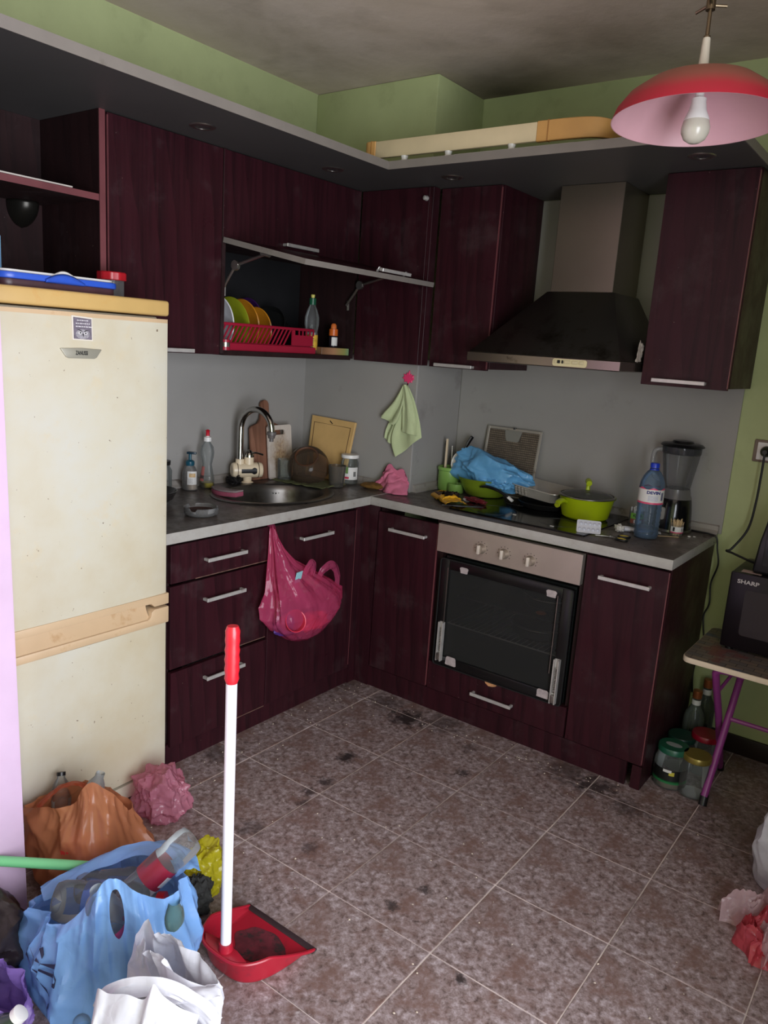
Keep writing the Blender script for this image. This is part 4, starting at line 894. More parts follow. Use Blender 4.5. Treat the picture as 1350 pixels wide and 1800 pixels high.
lb = part(t, 'label', patch(.0366, .026, .080, -62, 8, sy=.82), m_paper); part(lb, 'print', patch(.0370, .056, .072, -50, -4, sy=.82), mat('label_tan', srgb(190, 158, 112), .5, var=.3, vs=80)); part(lb, 'barcode', barcode(.0345, -8, .040, .010, .018), m_blackmat, smooth=0)
part(lb, 'text', rows(.0352, -34, .050, .02, 5, .0045), mat('print_grey', srgb(130, 128, 126), .6), smooth=0)
# washing-up liquid
t = thing('washing_up_bottle', 'clear washing-up liquid bottle with red cap and yellow dregs', 'bottle', (-.622, -.353, ZT + .0004))
part(t, 'bottle', MB().lathe_open([(0, .001), (.029, .001), (.034, .007), (.034, .045), (.026, .075), (.022, .100), (.030, .130), (.032, .150), (.028, .172), (.013, .190), (.012, .196)], 28, sy=.75), m_pet)
part(t, 'liquid', MB().lathe([(0, .002), (.029, .002), (.0325, .007), (.0325, .024), (0, .024)], 24, sy=.74), mat('yellow_liquid', srgb(176, 158, 36), .2))
c = part(t, 'cap', MB().lathe([(.0155, .193), (.0155, .210), (.008, .212), (.007, .216)], 20), m_white); part(c, 'spout', MB().lathe([(.008, .215), (.0075, .232), (.010, .236), (.004, .241), (0, .241)], 16), mat('red_cap', srgb(186, 26, 44), .3))
part(t, 'label', patch(.0345, .030, .090, -150, -75, sy=.78, rt=.024), mat('label_red', srgb(186, 110, 104), .4, var=.35, vs=40))
# jar and dark bowl half hidden by the fridge
t = thing('glass_jar', 'glass jar with black lid half hidden behind the fridge', 'jar', (-.640, -.565, ZT + .0004))
part(t, 'jar_body', MB().lathe_open([(0, .001), (.036, .001), (.039, .006), (.039, .090), (.030, .106), (.030, .116)], 26), m_glass); part(t, 'lid', MB().lathe([(.033, .112), (.034, .128), (0, .129)], 24), m_black)
t = thing('smoked_bowl', 'dark smoked bowl half hidden by the fridge edge', 'bowl', (-.49, -.735, ZT + .0004))
part(t, 'bowl', MB().lathe_open([(0, .001), (.05, .001), (.085, .025), (.10, .055), (.097, .055), (.082, .028), (.048, .005), (0, .005)], 32), mat('smoked_glass', srgb(38, 36, 36), .15, spec=.6))
# ashtray
t = thing('ashtray', 'round clear glass ashtray with brown ash on the worktop front', 'ashtray', (-.252, -.695, ZT + .0004))
ash = MB(); n = 48; pro = [(.0, .001), (.050, .001), (.057, .006), (.060, .030), (.056, .031), (.050, .012), (.0, .010)]
for r, z in pro:
    for k in range(n):
        a = 2 * pi * k / n; dip = .010 if z > .029 and min(abs((a - b + pi) % (2 * pi) - pi) for b in (.9, 3.0, 5.1)) < .17 else 0
        ash.v.append((r * cos(a), r * sin(a), z - dip))
for i in range(len(pro) - 1):
    for k in range(n): ash.f.append((i * n + k, i * n + (k + 1) % n, (i + 1) * n + (k + 1) % n, (i + 1) * n + k))
part(t, 'dish', ash, clear('thick_glass', (.78, .77, .76), .16, .05)); part(t, 'ash', MB().lathe([(0, .0112), (.049, .0125), (.052, .018), (.040, .014), (0, .0135)], 24), mat('ash_brown', srgb(58, 36, 30), .9, var=.4, vs=60))
# steel wool
sw = MB(); rnd = random.Random(3)
for k in range(46):
    a0 = rnd.uniform(0, 6.28); tl = rnd.uniform(-1, 1); pts = []
    for q in range(14):
        a = a0 + q * .42; rr = .026 + rnd.uniform(-.006, .006); pts.append((rr * 1.25 * cos(a), rr * sin(a) * .9 * cos(tl) , max(.002, .022 + rr * .8 * sin(a) * sin(tl) + rnd.uniform(-.006, .006))))
    sw.tube(spline(pts, 2), .0012, 4)
single('scouring_pad', 'grey wire scouring ball beside the tap', 'scourer', sw, mat('wire_grey', srgb(44, 42, 42), .4, metal=.6), loc=(-.605, -.222, ZT + .0004))
# sponge on the sink rim
t = thing('sponge', 'curved pink sponge with grey scouring layer on the sink rim', 'sponge', (-.445, -.422, ZT + .0075), (3, -2, -4))
arc = lambda o, x: (x * 1.18, .018 * (x / .06) ** 2 * 1 + o * .9)
sp = MB().prism([arc(-.022, -.065 + .13 * k / 10) for k in range(11)] + [arc(.022, .065 - .13 * k / 10) for k in range(11)], .0, .018); part(t, 'foam', sp, mat('pink_foam', srgb(150, 70, 92), .9, bump=.3, bs=160, var=.15), bevel=.003)
sp = MB().prism([arc(-.022, -.065 + .13 * k / 10) for k in range(11)] + [arc(.022, .065 - .13 * k / 10) for k in range(11)], .018, .025); part(t, 'scouring_layer', sp, mat('grey_scour', srgb(132, 118, 118), .95, bump=.5, bs=140), bevel=.002)
# wooden cutting board leaning on the left wall
t = thing('wooden_cutting_board', 'brown wooden cutting board with handle leaning behind the tap', 'cutting board', (-.640, 0.0, ZT + .0004), (0, -6, 0))
ol = [(-.082, 0), (.10, 0), (.10, .225), (.092, .238), (.062, .250), (.040, .268), (.034, .30), (.034, .335), (.026, .347), (.012, .352), (-.004, .347), (-.012, .335), (-.012, .30), (-.018, .268), (-.034, .250), (-.070, .240), (-.082, .228)]
part(t, 'board', MB().prism(ol, -.008, .008, lambda a, b, h: (h, a, b)), wood_mat('brown_board', srgb(96, 62, 46), srgb(140, 98, 78), .5, 40), bevel=.003)
# white cutting board
def stain_white():
    t = NT('stained_white'); v = t.coord(); n = t.noise(v, 26, 8, .7); d = t.node('ShaderNodeVectorMath', operation='DISTANCE'); t.link(t.coord(scale=(0, 1.35, .85)), d.inputs[0]); d.inputs[1].default_value = (0, .0, .09)
    f = t.ramp(t.math('ADD', d.outputs['Value'], t.math('MULTIPLY', n, .16)), [(.10, (.95,) * 3), (.19, (0, 0, 0))]); n2 = t.noise(v, 90, 5, .7)
    c = t.mix(f, srgb(206, 196, 186), t.ramp(n2, [(.4, srgb(128, 96, 64)), (.62, srgb(176, 150, 116))])); t.set(col=c, rough=.55); return t.m
t = thing('white_cutting_board', 'stained white plastic cutting board leaning in front of the wooden one', 'cutting board', (-.615, .075, ZT + .0008), (0, -6, 3))
ol = rrect(.158, .240, .012, 4, 0, .120); hole = [(a, b) for a, b in rrect(.078, .022, .0105, 6, -.004, .208)]
mb = MB(); 
def plate_hole(outer, inner, h0, h1, fn):
    mb = MB(); cx = sum(p[0] for p in inner) / len(inner); cy = sum(p[1] for p in inner) / len(inner)
    def ray(poly, a):
        dx, dy = cos(a), sin(a); best = 0
        for i in range(len(poly)):
            x1, y1 = poly[i]; x2, y2 = poly[(i + 1) % len(poly)]; ex, ey = x2 - x1, y2 - y1; den = dx * ey - dy * ex
            if abs(den) < 1e-12: continue
            tt = ((x1 - cx) * ey - (y1 - cy) * ex) / den; s = ((x1 - cx) * dy - (y1 - cy) * dx) / den
            if tt > 0 and -1e-6 <= s <= 1 + 1e-6: best = max(best, tt)
        return (cx + best * dx, cy + best * dy)
    an = sorted(set([2 * pi * k / 60 for k in range(60)] + [atan2(p[1] - cy, p[0] - cx) % (2 * pi) for p in outer])); m = len(an)
    I = [ray(inner, a) for a in an]; O = [ray(outer, a) for a in an]
    for h in (h0, h1):
        mb.v += [fn(*p, h) for p in I]; mb.v += [fn(*p, h) for p in O]
    for k in range(m):
        j = (k + 1) % m; mb.f += [(k, j, m + j, m + k), (2 * m + k, 3 * m + k, 3 * m + j, 2 * m + j), (m + k, m + j, 3 * m + j, 3 * m + k), (k, 2 * m + k, 2 * m + j, j)]
    return mb
part(t, 'board', plate_hole(ol, hole, -.004, .004, lambda a, b, h: (h, a, b)), stain_white())
# upturned glass jar, brown bowl, glass, cloth
t = thing('upturned_jar', 'clear glass jar standing upside down behind the brown bowl', 'jar', (-.600, .205, ZT + .0004))
part(t, 'jar_body', MB().lathe_open([(.036, 0), (.037, .012), (.044, .024), (.0445, .118), (.038, .128), (.0, .126)], 28), m_glass)
cl = MB().grid(lambda u, v: (-.585 + .27 * u + .012 * nz(v * 7, u * 3), -.02 + .17 * v + .03 * u + .014 * nz(u * 8, 2, v * 3), ZT + .003 + .004 * (1 + nz(u * 9, v * 9)) + .006 * max(0, nz(u * 14, v * 5, 3))), 40, 26)
single('dish_cloth', 'thin olive green cloth spread under the upturned bowl', 'cloth', cl, mat('olive_cloth', srgb(92, 96, 62), .95, var=.25, vs=30), solid=.002)
BS = .9
t = thing('brown_bowl', 'smoky brown glass bowl turned upside down and tilted beside the sink', 'bowl', (-.478, .108, ZT + .062), tuple(math.degrees(a) for a in Matrix.Rotation(radians(44), 3, Vector((.86, .50, 0))).to_euler()))
t.scale = (1, 1, .8)
part(t, 'bowl', MB().lathe_open([(.094, 0), (.096, .004), (.090, .050), (.076, .086), (.060, .104), (.052, .108), (.050, .103), (.046, .101), (0, .101)], 40), clear('brown_glass', (.42, .31, .23), .16, .05))
part(t, 'foot_ring', MB().lathe([(.046, .100), (.046, .108), (.052, .112), (.054, .106)], 36, close=True), mat('brown_rim', srgb(84, 56, 40), .2))
t = thing('drinking_glass', 'small plain drinking glass left of the brown bowl', 'glass', (-.560, .040, ZT + .008))
part(t, 'glass', MB().lathe_open([(0, .002), (.027, .0), (.030, .004), (.034, .090), (.032, .090), (.028, .012), (0, .010)], 26), m_glass)
t = thing('dirty_tumbler', 'short ribbed glass tumbler with a grey film between bowl and jar', 'glass', (-.327, .125, ZT + .0004))
part(t, 'glass', MB().lathe_open([(0, .001), (.028, .001), (.031, .004), (.031, .018), (.033, .021), (.040, .096), (.0385, .096), (.031, .024), (0, .022)], 28), clear('dirty_glass', (.62, .58, .52), .16, .12))
t = thing('label_jar', 'empty glass jar with white lid and printed label near the pillar', 'jar', (-.355, .245, ZT + .0004))
part(t, 'jar_body', MB().lathe_open([(0, .001), (.036, .001), (.040, .006), (.0405, .098), (.034, .112), (.034, .120)], 28), m_glass)
part(t, 'lid', MB().lathe([(.039, .117), (.0405, .119), (.0405, .131), (.038, .133), (0, .1335)], 28), m_white)
lb = part(t, 'label', patch(.0412, .022, .078, -100, 12), m_paper); part(lb, 'green_print', patch(.0415, .050, .080, -98, -58), mat('label_green', srgb(96, 128, 66), .5, var=.5, vs=60)); part(lb, 'red_print', patch(.0415, .026, .036, -86, -52), mat('label_pinkred', srgb(196, 60, 84), .5))
part(lb, 'barcode', barcode(.0415, -14, .048, .014, .022), m_blackmat, smooth=0)
# pale wooden board leaning on the pillar
t = thing('square_wooden_board', 'square pale wooden board with a grooved border leaning on the pillar', 'board', (-.494, .236, ZT + .0004), (-8, 0, 0))
mb = mat('pale_wood', srgb(206, 168, 108), .55, var=.1, vs=12, dirt=srgb(140, 100, 56), ds=40, dcut=.66)
part(t, 'board', MB().prism([(-.123, .0), (.112, .0), (.136, .276), (-.128, .284)], -.0, .012, lambda a, b, h: (a, h, b)), mb, bevel=.0015, segs=1)
gv = [(-.102, .030), (.096, .026), (.112, .248), (-.108, .254)]
part(t, 'groove', MB().tube([(a, -.0002, b) for a, b in gv], .0017, 6, closed=True), mat('groove_dark', srgb(70, 46, 26), .8)); part(t, 'hanging_loop', MB().tube([(-.012, -.002, .268), (-.004, -.003, .262), (.004, -.002, .256)], .0022, 6), m_blackmat)
# brown sponge, pink cloth, green towel, hook
single('brown_sponge', 'flat brown scouring sponge beside the pink cloth', 'sponge', crumple((0, 0, .013), (.060, .034, .015), 3, .10, 1.6, zmin=0, fine=.1), mat('brown_foam', srgb(112, 80, 30), .95, var=.4, vs=60, bump=.8, bs=130), loc=(-.205, .235, ZT + .0004), rot=(0, 0, 14))
def pinkf(u, v):
    s = (u - .5) * 2; x = -.118 + .098 * s * (1 - .22 * v) - .02 * v * s + .012 * nz(u * 4, v * 4, 3); top = .112 * (1 - .35 * abs(s + .1) ** 1.5) + .016 * sin(u * 9)
    y = .205 + .085 * v + .020 * sin(u * 7 + v * 3) * (1 - v * .6) + .012 * ridge(u * 3, v * 2, 4, 2); z = ZT + .002 + top * (v ** .8) + .012 * max(0, nz(u * 5, v * 6, 8)) * (1 - abs(2 * v - 1))
    return (x, min(y, .272), z)
wsingle('pink_cloth', 'crumpled grubby pink cloth against the pillar under the green towel', 'cloth', MB().grid(pinkf, 44, 36), mat('pink_cloth', srgb(204, 112, 140), .95, var=.12, vs=10, dirt=srgb(104, 72, 84), ds=14, dcut=.58, bump=.3, bs=220), solid=.003, smooth=60)
t = thing('leaf_hook', 'pink maple leaf wall hook holding the green towel', 'hook', (-.096, YP - .0065, 1.344))
lf = [(0, -.030), (.004, -.018), (.020, -.020), (.018, -.012), (.030, -.004), (.024, .002), (.028, .012), (.016, .011), (.014, .018), (.007, .014), (.003, .032), (-.004, .018), (-.011, .022), (-.012, .012), (-.026, .016), (-.022, .004), (-.032, -.001), (-.020, -.010), (-.022, -.019), (-.006, -.017)]
part(t, 'leaf', MB().prism(lf, -.006, 0, lambda a, b, h: (a, h, b)), mat('pink_plastic', srgb(226, 62, 112), .35), bevel=.0015, segs=1); part(t, 'peg', MB().tube(spline([(0, -.004, -.024), (0, -.012, -.034), (0, -.020, -.034), (0, -.024, -.026)], 4), .0022, 8), mat('peg_dark', srgb(50, 44, 44), .4))
m_towel = mat('green_towel', srgb(184, 196, 152), .95, var=.06, vs=14, dirt=srgb(132, 128, 96), ds=8, dcut=.6, bump=.35, bs=260)
t = thing('hand_towel', 'pale green towel hanging from the leaf hook on the pillar', 'towel', (-.10, YP - .02, 1.0), world=True)
def lerp_curve(c, v):
    n = len(c) - 1; i = min(int(v * n), n - 1); f = v * n - i; return (c[i][0] + (c[i + 1][0] - c[i][0]) * f, c[i][1] + (c[i + 1][1] - c[i][1]) * f)
def sheet(L, Rr, y0, amp, ph, name):
    Ls = [(p.x, p.y) for p in spline([(a, b, 0) for a, b in L], 6)]; Rs = [(p.x, p.y) for p in spline([(a, b, 0) for a, b in Rr], 6)]
    def fn(u, v):
        a = lerp_curve(Ls, v); b = lerp_curve(Rs, v); x = a[0] + (b[0] - a[0]) * u; z = a[1] + (b[1] - a[1]) * u
        y = y0 - .006 - amp * (.5 + .5 * sin(u * 7.5 + ph + v * 1.2)) * min(1, .15 + v * 1.6) - .006 * (1 - v) * (1 - abs(2 * u - 1)) + .0015 * nz(u * 6, v * 6, ph)
        return (x, min(y, YP - .009), z)
    return part(t, name, MB().grid(fn, 30, 40), m_towel, solid=.0026, smooth=70)
sheet([(-.108, 1.312), (-.150, 1.235), (-.196, 1.180), (-.206, 1.164)], [(-.094, 1.312), (-.100, 1.22), (-.118, 1.16), (-.138, 1.138)], YP - .020, .016, .4, 'towel_fold')
sheet([(-.106, 1.31), (-.150, 1.20), (-.188, 1.12), (-.198, 1.075)], [(-.096, 1.31), (-.120, 1.18), (-.150, 1.08), (-.156, 1.050)], YP - .008, .010, 2.0, 'towel_fold')
sheet([(-.104, 1.312), (-.116, 1.20), (-.150, 1.08), (-.124, 1.000)], [(-.088, 1.312), (-.045, 1.25), (-.010, 1.16), (.002, 1.100)], YP - .012, .014, 1.1, 'towel_body')
sheet([(-.102, 1.316), (-.100, 1.26), (-.096, 1.18), (-.092, 1.115)], [(-.088, 1.316), (-.052, 1.25), (-.024, 1.18), (-.016, 1.105)], YP - .028, .008, 3.0, 'towel_fold')
single('dark_scraps', 'small dark and red wrapper scrap on the worktop joint by the pink cloth', 'wrapper', crumple((0, 0, .008), (.030, .012, .010), 5, .4, 2.5, 24, 16, zmin=0), mat('dark_scrap', srgb(70, 26, 22), .5, var=.8, vs=50), loc=(-.068, .262, ZT + .0006))
# utensil pot
t = thing('utensil_pot', 'light green two-part ceramic utensil pot in the corner', 'pot', (.005, .520, ZT + .0004))
m_cer = mat('green_ceramic', srgb(126, 166, 82), .28, var=.06, vs=14, dirt=srgb(96, 120, 60), ds=10, dcut=.62)
part(t, 'pot_body', MB().lathe_open([(0, .001), (.046, .001), (.049, .006), (.049, .088), (.053, .092), (.054, .104), (.050, .106), (.045, .100), (.045, .008), (0, .008)], 30), m_cer)
part(t, 'pot_body', MB().lathe_open([(0, .001), (.034, .001), (.036, .004), (.036, .040), (.033, .042), (.031, .038), (.031, .006), (0, .006)], 26, (.062, -.036, 0)), m_cer)
def utensil(name, label, cat, pts, r, m, head=None):
    t = thing(name, label, cat, (0, 0, 0)); t.location = (.005, .520, ZT + .012)
    part(t, 'handle', MB().tube(spline(pts, 5), r, 8, flat=.7), m)
    if head: part(t, 'head', head[0], head[1], smooth=60)
utensil('knife', 'thin dark knife sticking up left in the green utensil pot', 'knife', [(-.02, .0, .01), (-.028, .01, .10), (-.045, .02, .205)], [.004] * 10 + [.001], m_black)
utensil('wooden_spoon', 'pale wooden spoon handle standing in the green utensil pot', 'spoon', [(-.018, -.015, .01), (-.016, -.012, .12), (-.020, -.006, .218)], .0072, mat('spoon_wood', srgb(206, 186, 156), .6, var=.1))
utensil('whisk', 'thin dark metal whisk handle in the green utensil pot', 'whisk', [(.005, .015, .01), (-.004, .02, .10), (-.012, .028, .185)], .003, m_steel)
hd = MB().grid(lambda u, v: (.036 + .022 * cos(2 * pi * u) * sin(pi * v * .5 + .0001) + .010 * sin(2 * pi * u) * sin(pi * v * .5), -.020 + .006 * cos(pi * .5 * v) - .010 * cos(2 * pi * u) * sin(pi * v * .5), .128 + .036 * sin(2 * pi * u) * sin(pi * v * .5)), 24, 6, cu=True)
utensil('serving_spoon', 'white plastic serving spoon leaning out of the green utensil pot', 'spoon', [(.008, -.01, .01), (.018, -.014, .06), (.032, -.018, .105)], .0055, m_white, (hd, m_white))
utensil('ladle', 'black ladle with broad handle leaning right out of the green utensil pot', 'ladle', [(.015, .01, .02), (.022, .04, .12), (.040, .075, .20), (.052, .09, .232)], [.005] * 5 + [.008] * 5 + [.011] * 5 + [.009], m_black)
# green frying pan
m_pan = mat('green_enamel', srgb(118, 138, 36), .28, var=.05)
t = thing('frying_pan', 'deep green frying pan with long black handle on the worktop, blue bag inside', 'pan', (.195, .522, ZT + .0072))
part(t, 'pan_body', MB().lathe_open([(0, .001), (.078, .001), (.086, .006), (.108, .046), (.124, .078), (.1265, .080), (.124, .080), (.106, .047), (.083, .009), (0, .005)], 44), m_pan)
hp = spline([(.040, -.112, .055), (.080, -.132, .064), (.135, -.138, .058), (.190, -.142, .038)], 6); part(t, 'handle', MB().tube(hp, [.007] * 3 + [.011] * 10 + [.010] * 6, 12, flat=.6), m_black)
e = MB().tube([(.186, -.142, .040), (.210, -.144, .026)], .0095, 10, flat=.6); part(t, 'handle_tip', e, m_white)
# blue bag in the pan
m_bluebag = film('blue_film', srgb(120, 192, 242), .93, .28, .25, .4, 22)
def bluef(u, v):
    x = -.175 + .37 * u; s = (u - .42) / .58 if u > .42 else (.42 - u) / .42
    hgt = .120 * (1 - s ** 1.9) + .008; w = .125 * (1 - .45 * max(0, u - .5) * 2) * (1 - .3 * max(0, .2 - u) * 5)
    a = pi * v; r_ = 1 + .20 * (ridge(u * 2.6 + 2, v * 1.6 + .7 * u, 3, 3) - .7)
    return (x + .02 * v + .01 * nz(u * 6, v * 5), -w * cos(a) * r_ + .01, .034 + hgt * sin(a) ** .8 * (1 + .10 * (ridge(u * 3.2, v * 2.1, 8, 3) - .6)) - .03 * max(0, u - .75))
single('blue_bag', 'light blue plastic bag bunched up inside the green frying pan', 'bag', crumple((0, 0, 0), (.172, .074, .078), 62, .42, 1.15, 90, 60, fine=.05), m_bluebag, loc=(.222, .505, ZT + .112), rot=(0, 9, 4), smooth=35)
fl_ = MB().grid(lambda u, v: (-.02 + .15 * u, -.10 - .02 * v + .012 * ridge(u * 3, v * 2, 2, 2), .052 - .030 * v - .012 * u + .006 * ridge(u * 4, v * 3, 6, 2)), 30, 12)
single('blue_bag_flap', 'torn loose flap of the light blue bag over the pan rim', 'bag', fl_, m_bluebag, loc=(.235, .525, ZT + .046), smooth=35)
# grease filter on the wall
t = thing('grease_filter', 'metal mesh grease filter panel leaning on the back splash', 'filter', (.253, .588, ZT + .0004), (-9, 0, 0))
m_ff = mat('filter_frame', srgb(176, 170, 158), .4, metal=.5, dirt=srgb(120, 104, 84), ds=12, dcut=.58)
fr = frame(MB(), -.133, .133, .0, .305, .011, -.004, .004); part(t, 'frame', fr, m_ff, bevel=.0012, segs=1)
part(t, 'backing', MB().box(-.122, .122, .0005, .003, .011, .294), mat('filter_back', srgb(74, 64, 54), .8))
ms = MB()
for i in range(26):
    for j in range(30):
        x0 = -.122 + i * .0094; z0 = .0115 + j * .0094
        if -.04 < x0 < .035 and z0 > .245: continue
        ms.box(x0 + .0011, x0 + .0083, -.0022, .0006, z0 + .004, z0 + .0088)
part(t, 'mesh', ms, mat('mesh_metal', srgb(136, 124, 108), .45, metal=.5, var=.4, vs=60), smooth=0, kind='stuff')
part(t, 'grip_plate', MB().prism([(-.045, .294), (.040, .294), (.028, .250), (.020, .246), (-.026, .246), (-.034, .250)], -.004, .0, lambda a, b, h: (a, h, b)), mat('grip_grey', srgb(126, 124, 116), .45)); part(t, 'catch', MB().lathe([(.007, .300), (.007, .3085), (0, .3085)], 12), m_black)
# foil tray on a black pan
t = thing('black_pan', 'black low pan on the hob under the foil tray', 'pan', (.490, .515, ZT + .0072))
part(t, 'pan_body', MB().lathe_open([(0, .001), (.10, .001), (.115, .022), (.113, .024), (.098, .006), (0, .005)], 40), mat('pan_black', srgb(20, 20, 20), .4))
t = thing('foil_tray', 'silver foil food tray with embossed sides between pan and green pot', 'tray', (.468, .530, ZT + .0425), (3, 3, -8))
o = rrect(.225, .165, .03, 6); i_ = rrect(.180, .125, .024, 6); tr = MB(); n = len(o)
rings = [(i_, .0), (i_, .002), (o, .046), ([(a * 1.035, b * 1.05) for a, b in o], .048), ([(a * 1.04, b * 1.055) for a, b in o], .045)]
for k, (pl, z) in enumerate(rings):
    sc = .0 if k == 0 else 1
    tr.v += [(a * (sc if k == 0 else 1) * (1 + .012 * ((q % 2) if 0 < k < 3 else 0)), b * (sc if k == 0 else 1), z + (.0 if k < 2 else .003 * nz(a * 30, b * 30))) for q, (a, b) in enumerate(pl)]
for k in range(len(rings) - 1):
    for q in range(n): tr.f.append((k * n + q, k * n + (q + 1) % n, (k + 1) * n + (q + 1) % n, (k + 1) * n + q))
m_foil = mat('foil', srgb(190, 184, 174), .3, metal=.35, bump=.35, bs=30, var=.1)
tb_ = part(t, 'tray_body', tr, m_foil, smooth=40)
ds = MB()
for q in range(4):
    for r2 in range(3): ds.join(MB().lathe([(.0065, 0), (.0065, .002), (.003, .003), (0, .003)], 12).xf(LOC(-.085 + q * .016, -.072 - .004 * r2, .012 + r2 * .012) @ ROT('X', 110)))
part(tb_, 'embossing', ds, m_foil, kind='stuff')
# green pot
m_pot = mat('lime_enamel', srgb(158, 176, 20), .22, var=.03, dirt=srgb(110, 118, 16), ds=10, dcut=.66)
t = thing('lime_pot', 'lime green cooking pot with glass lid on the hob', 'pot', (.690, .452, ZT + .0072), (0, 0, 46))
part(t, 'pot_body', MB().lathe_open([(0, .001), (.082, .001), (.090, .008), (.097, .040), (.107, .084), (.109, .086), (.1055, .086), (.095, .042), (.088, .010), (0, .005)], 48), m_pot)
ld = part(t, 'lid', MB().lathe_open([(.106, .088), (.100, .094), (.065, .106), (.02, .112), (0, .1125)], 44), clear('lid_glass', (.46, .46, .42), .25, .06)); part(ld, 'lid_rim', MB().lathe([(.1035, .086), (.109, .087), (.1095, .091), (.104, .094)], 48, close=True), m_steel)
kn = part(ld, 'lid_knob', MB().lathe([(.009, .112), (.0075, .122), (.0085, .134)], 16), m_pot)
part(kn, 'knob_top', MB().tube([(-.006, -.020, .140), (-.002, -.008, .144), (.002, .010, .146), (.004, .016, .146)], [.011, .0125, .012, .009], 14), m_pot)
hl = lambda s: MB().tube(spline([(s * -.094, s * -.028, .066), (s * -.118, s * -.040, .074), (s * -.140, s * -.060, .070), (s * -.152, s * -.078, .062)], 5), [.010] * 4 + [.013] * 8 + [.011] * 4, 14, flat=.75)
h = part(t, 'handle', hl(1), m_pot); part(h, 'handle_end', MB().tube([(-.151, -.076, .0625), (-.154, -.0805, .0605)], .0085, 12), mat('lime_dark', srgb(132, 140, 20), .4)); part(t, 'handle', hl(-1), m_pot)
# wafer packets
m_yel = mat('yellow_wrap', srgb(214, 160, 30), .3, var=.15, vs=20)
t = thing('wafer_packet', 'torn yellow wafer packet with chocolate biscuit on the worktop front', 'packet', (.160, .275, ZT + .0004), (0, 0, -40)); t.scale = (1.3, 1.3, 1.15)
part(t, 'biscuit', MB().box(-.075, .010, -.026, .030, .003, .024), mat('chocolate', srgb(86, 52, 34), .55, var=.25, vs=40), bevel=.003)
part(t, 'wrapper', MB().grid(lambda u, v: (-.085 + .17 * u, -.034 + .068 * v, .003 + (.022 if .08 < u < .72 else .014) * sin(pi * min(1, max(0, v))) ** .4 * (1 if u < .5 else (1.4 - .6 * u)) + .005 * ridge(u * 4, v * 3, 1, 3) * (1 if u > .45 else .3)), 50, 24, keep=lambda u, v: not (.12 < u < .55 and .18 < v < .98)), m_yel, solid=.0006)
part(t, 'foil_lining', MB().grid(lambda u, v: (-.015 + .05 * u, -.020 + .05 * v, .024 + .012 * ridge(u * 3, v * 3, 5, 3) * sin(pi * u)), 24, 20), mat('dark_foil', srgb(44, 34, 28), .25, metal=.6))
single('candy_wrapper', 'crumpled dark red sweet wrapper with white tip beside the frying pan', 'wrapper', crumple((0, 0, .009), (.055, .014, .011), 8, .35, 2.4, 34, 18, zmin=0), mat('dark_red_wrap', srgb(96, 28, 34), .35, var=.5, vs=40), loc=(.265, .330, ZT + .0072), rot=(0, 0, -12))
single('paper_scrap', 'small crumpled white paper scrap beside the frying pan', 'paper', crumple((0, 0, .008), (.016, .010, .009), 11, .35, 2.2, 24, 16, zmin=0), m_white, loc=(.205, .352, ZT + .0006))
wsingle('black_knife', 'thin black kitchen knife lying in front of the wafer packet', 'knife', MB().prism([(.20, .165), (.30, .245), (.33, .275), (.315, .275), (.20, .172)], ZT + .0070, ZT + .0085), m_black)
for k, (lb, x, y) in enumerate((('in the middle of the hob', .475, .250), ('near the hob front edge', .665, .185))):
    wsingle('crumb', 'tiny white crumb ' + lb, 'crumb', MB().box(x, x + .016, y, y + .007, ZT + .0068, ZT + .0090), m_white, bevel=.001, segs=1)
# blister pack
t = thing('blister_pack', 'white tablet blister pack propped on the hob corner', 'blister pack', (.812, .196, ZT + .0072), (-38, 0, 24))
part(t, 'card', MB().prism(rrect(.086, .052, .006, 4, 0, .026), 0, .0008, lambda a, b, h: (a, h, b)), mat('blister_white', srgb(206, 208, 216), .3, metal=.2))
for i in range(5):
    for j in range(2): part(t, 'tablet', MB().lathe([(.0062, 0), (.0058, .0025), (.004, .0038), (0, .004)], 14).xf(LOC(-.032 + i * .016 + .004 * j, 0, .015 + j * .022) @ ROT('X', 90)), mat('blister_bump', srgb(190, 192, 204), .25))
# scissors
t = thing('scissors', 'black and yellow scissors lying in front of the cotton bud cup', 'scissors', (.885, .220, ZT + .0006))
for s, ang in ((1, 28), (-1, -6)):
    R2 = ROT('Z', ang)
    h = part(t, 'handle', MB().tube([tuple(R2 @ Vector((s * .0 + .050 + .020 * cos(a), s * .012 + .012 * sin(a), .006))) for a in [2 * pi * k / 18 for k in range(18)]], .0045, 8, closed=True), m_black)
    part(h, 'grip_insert', MB().tube([tuple(R2 @ Vector((.050 + .0155 * cos(a), s * .012 + .008 * sin(a), .0065))) for a in [2 * pi * k / 18 for k in range(18)]], .0038, 8, closed=True), mat('yellow_grip', srgb(196, 176, 70), .4))
    part(t, 'blade', MB().prism([tuple((R2 @ Vector(p))[:2]) for p in ((.032, s * .010, 0), (0, s * .004, 0), (-.055, 0, 0), (-.052, -s * .004, 0), (0, -s * .005, 0), (.03, s * .002, 0))], .004 + .0015 * (s > 0), .0055 + .0015 * (s > 0)), m_steel)
part(t, 'pivot', MB().lathe([(.004, .003), (.004, .009), (0, .0095)], 12), m_steel)
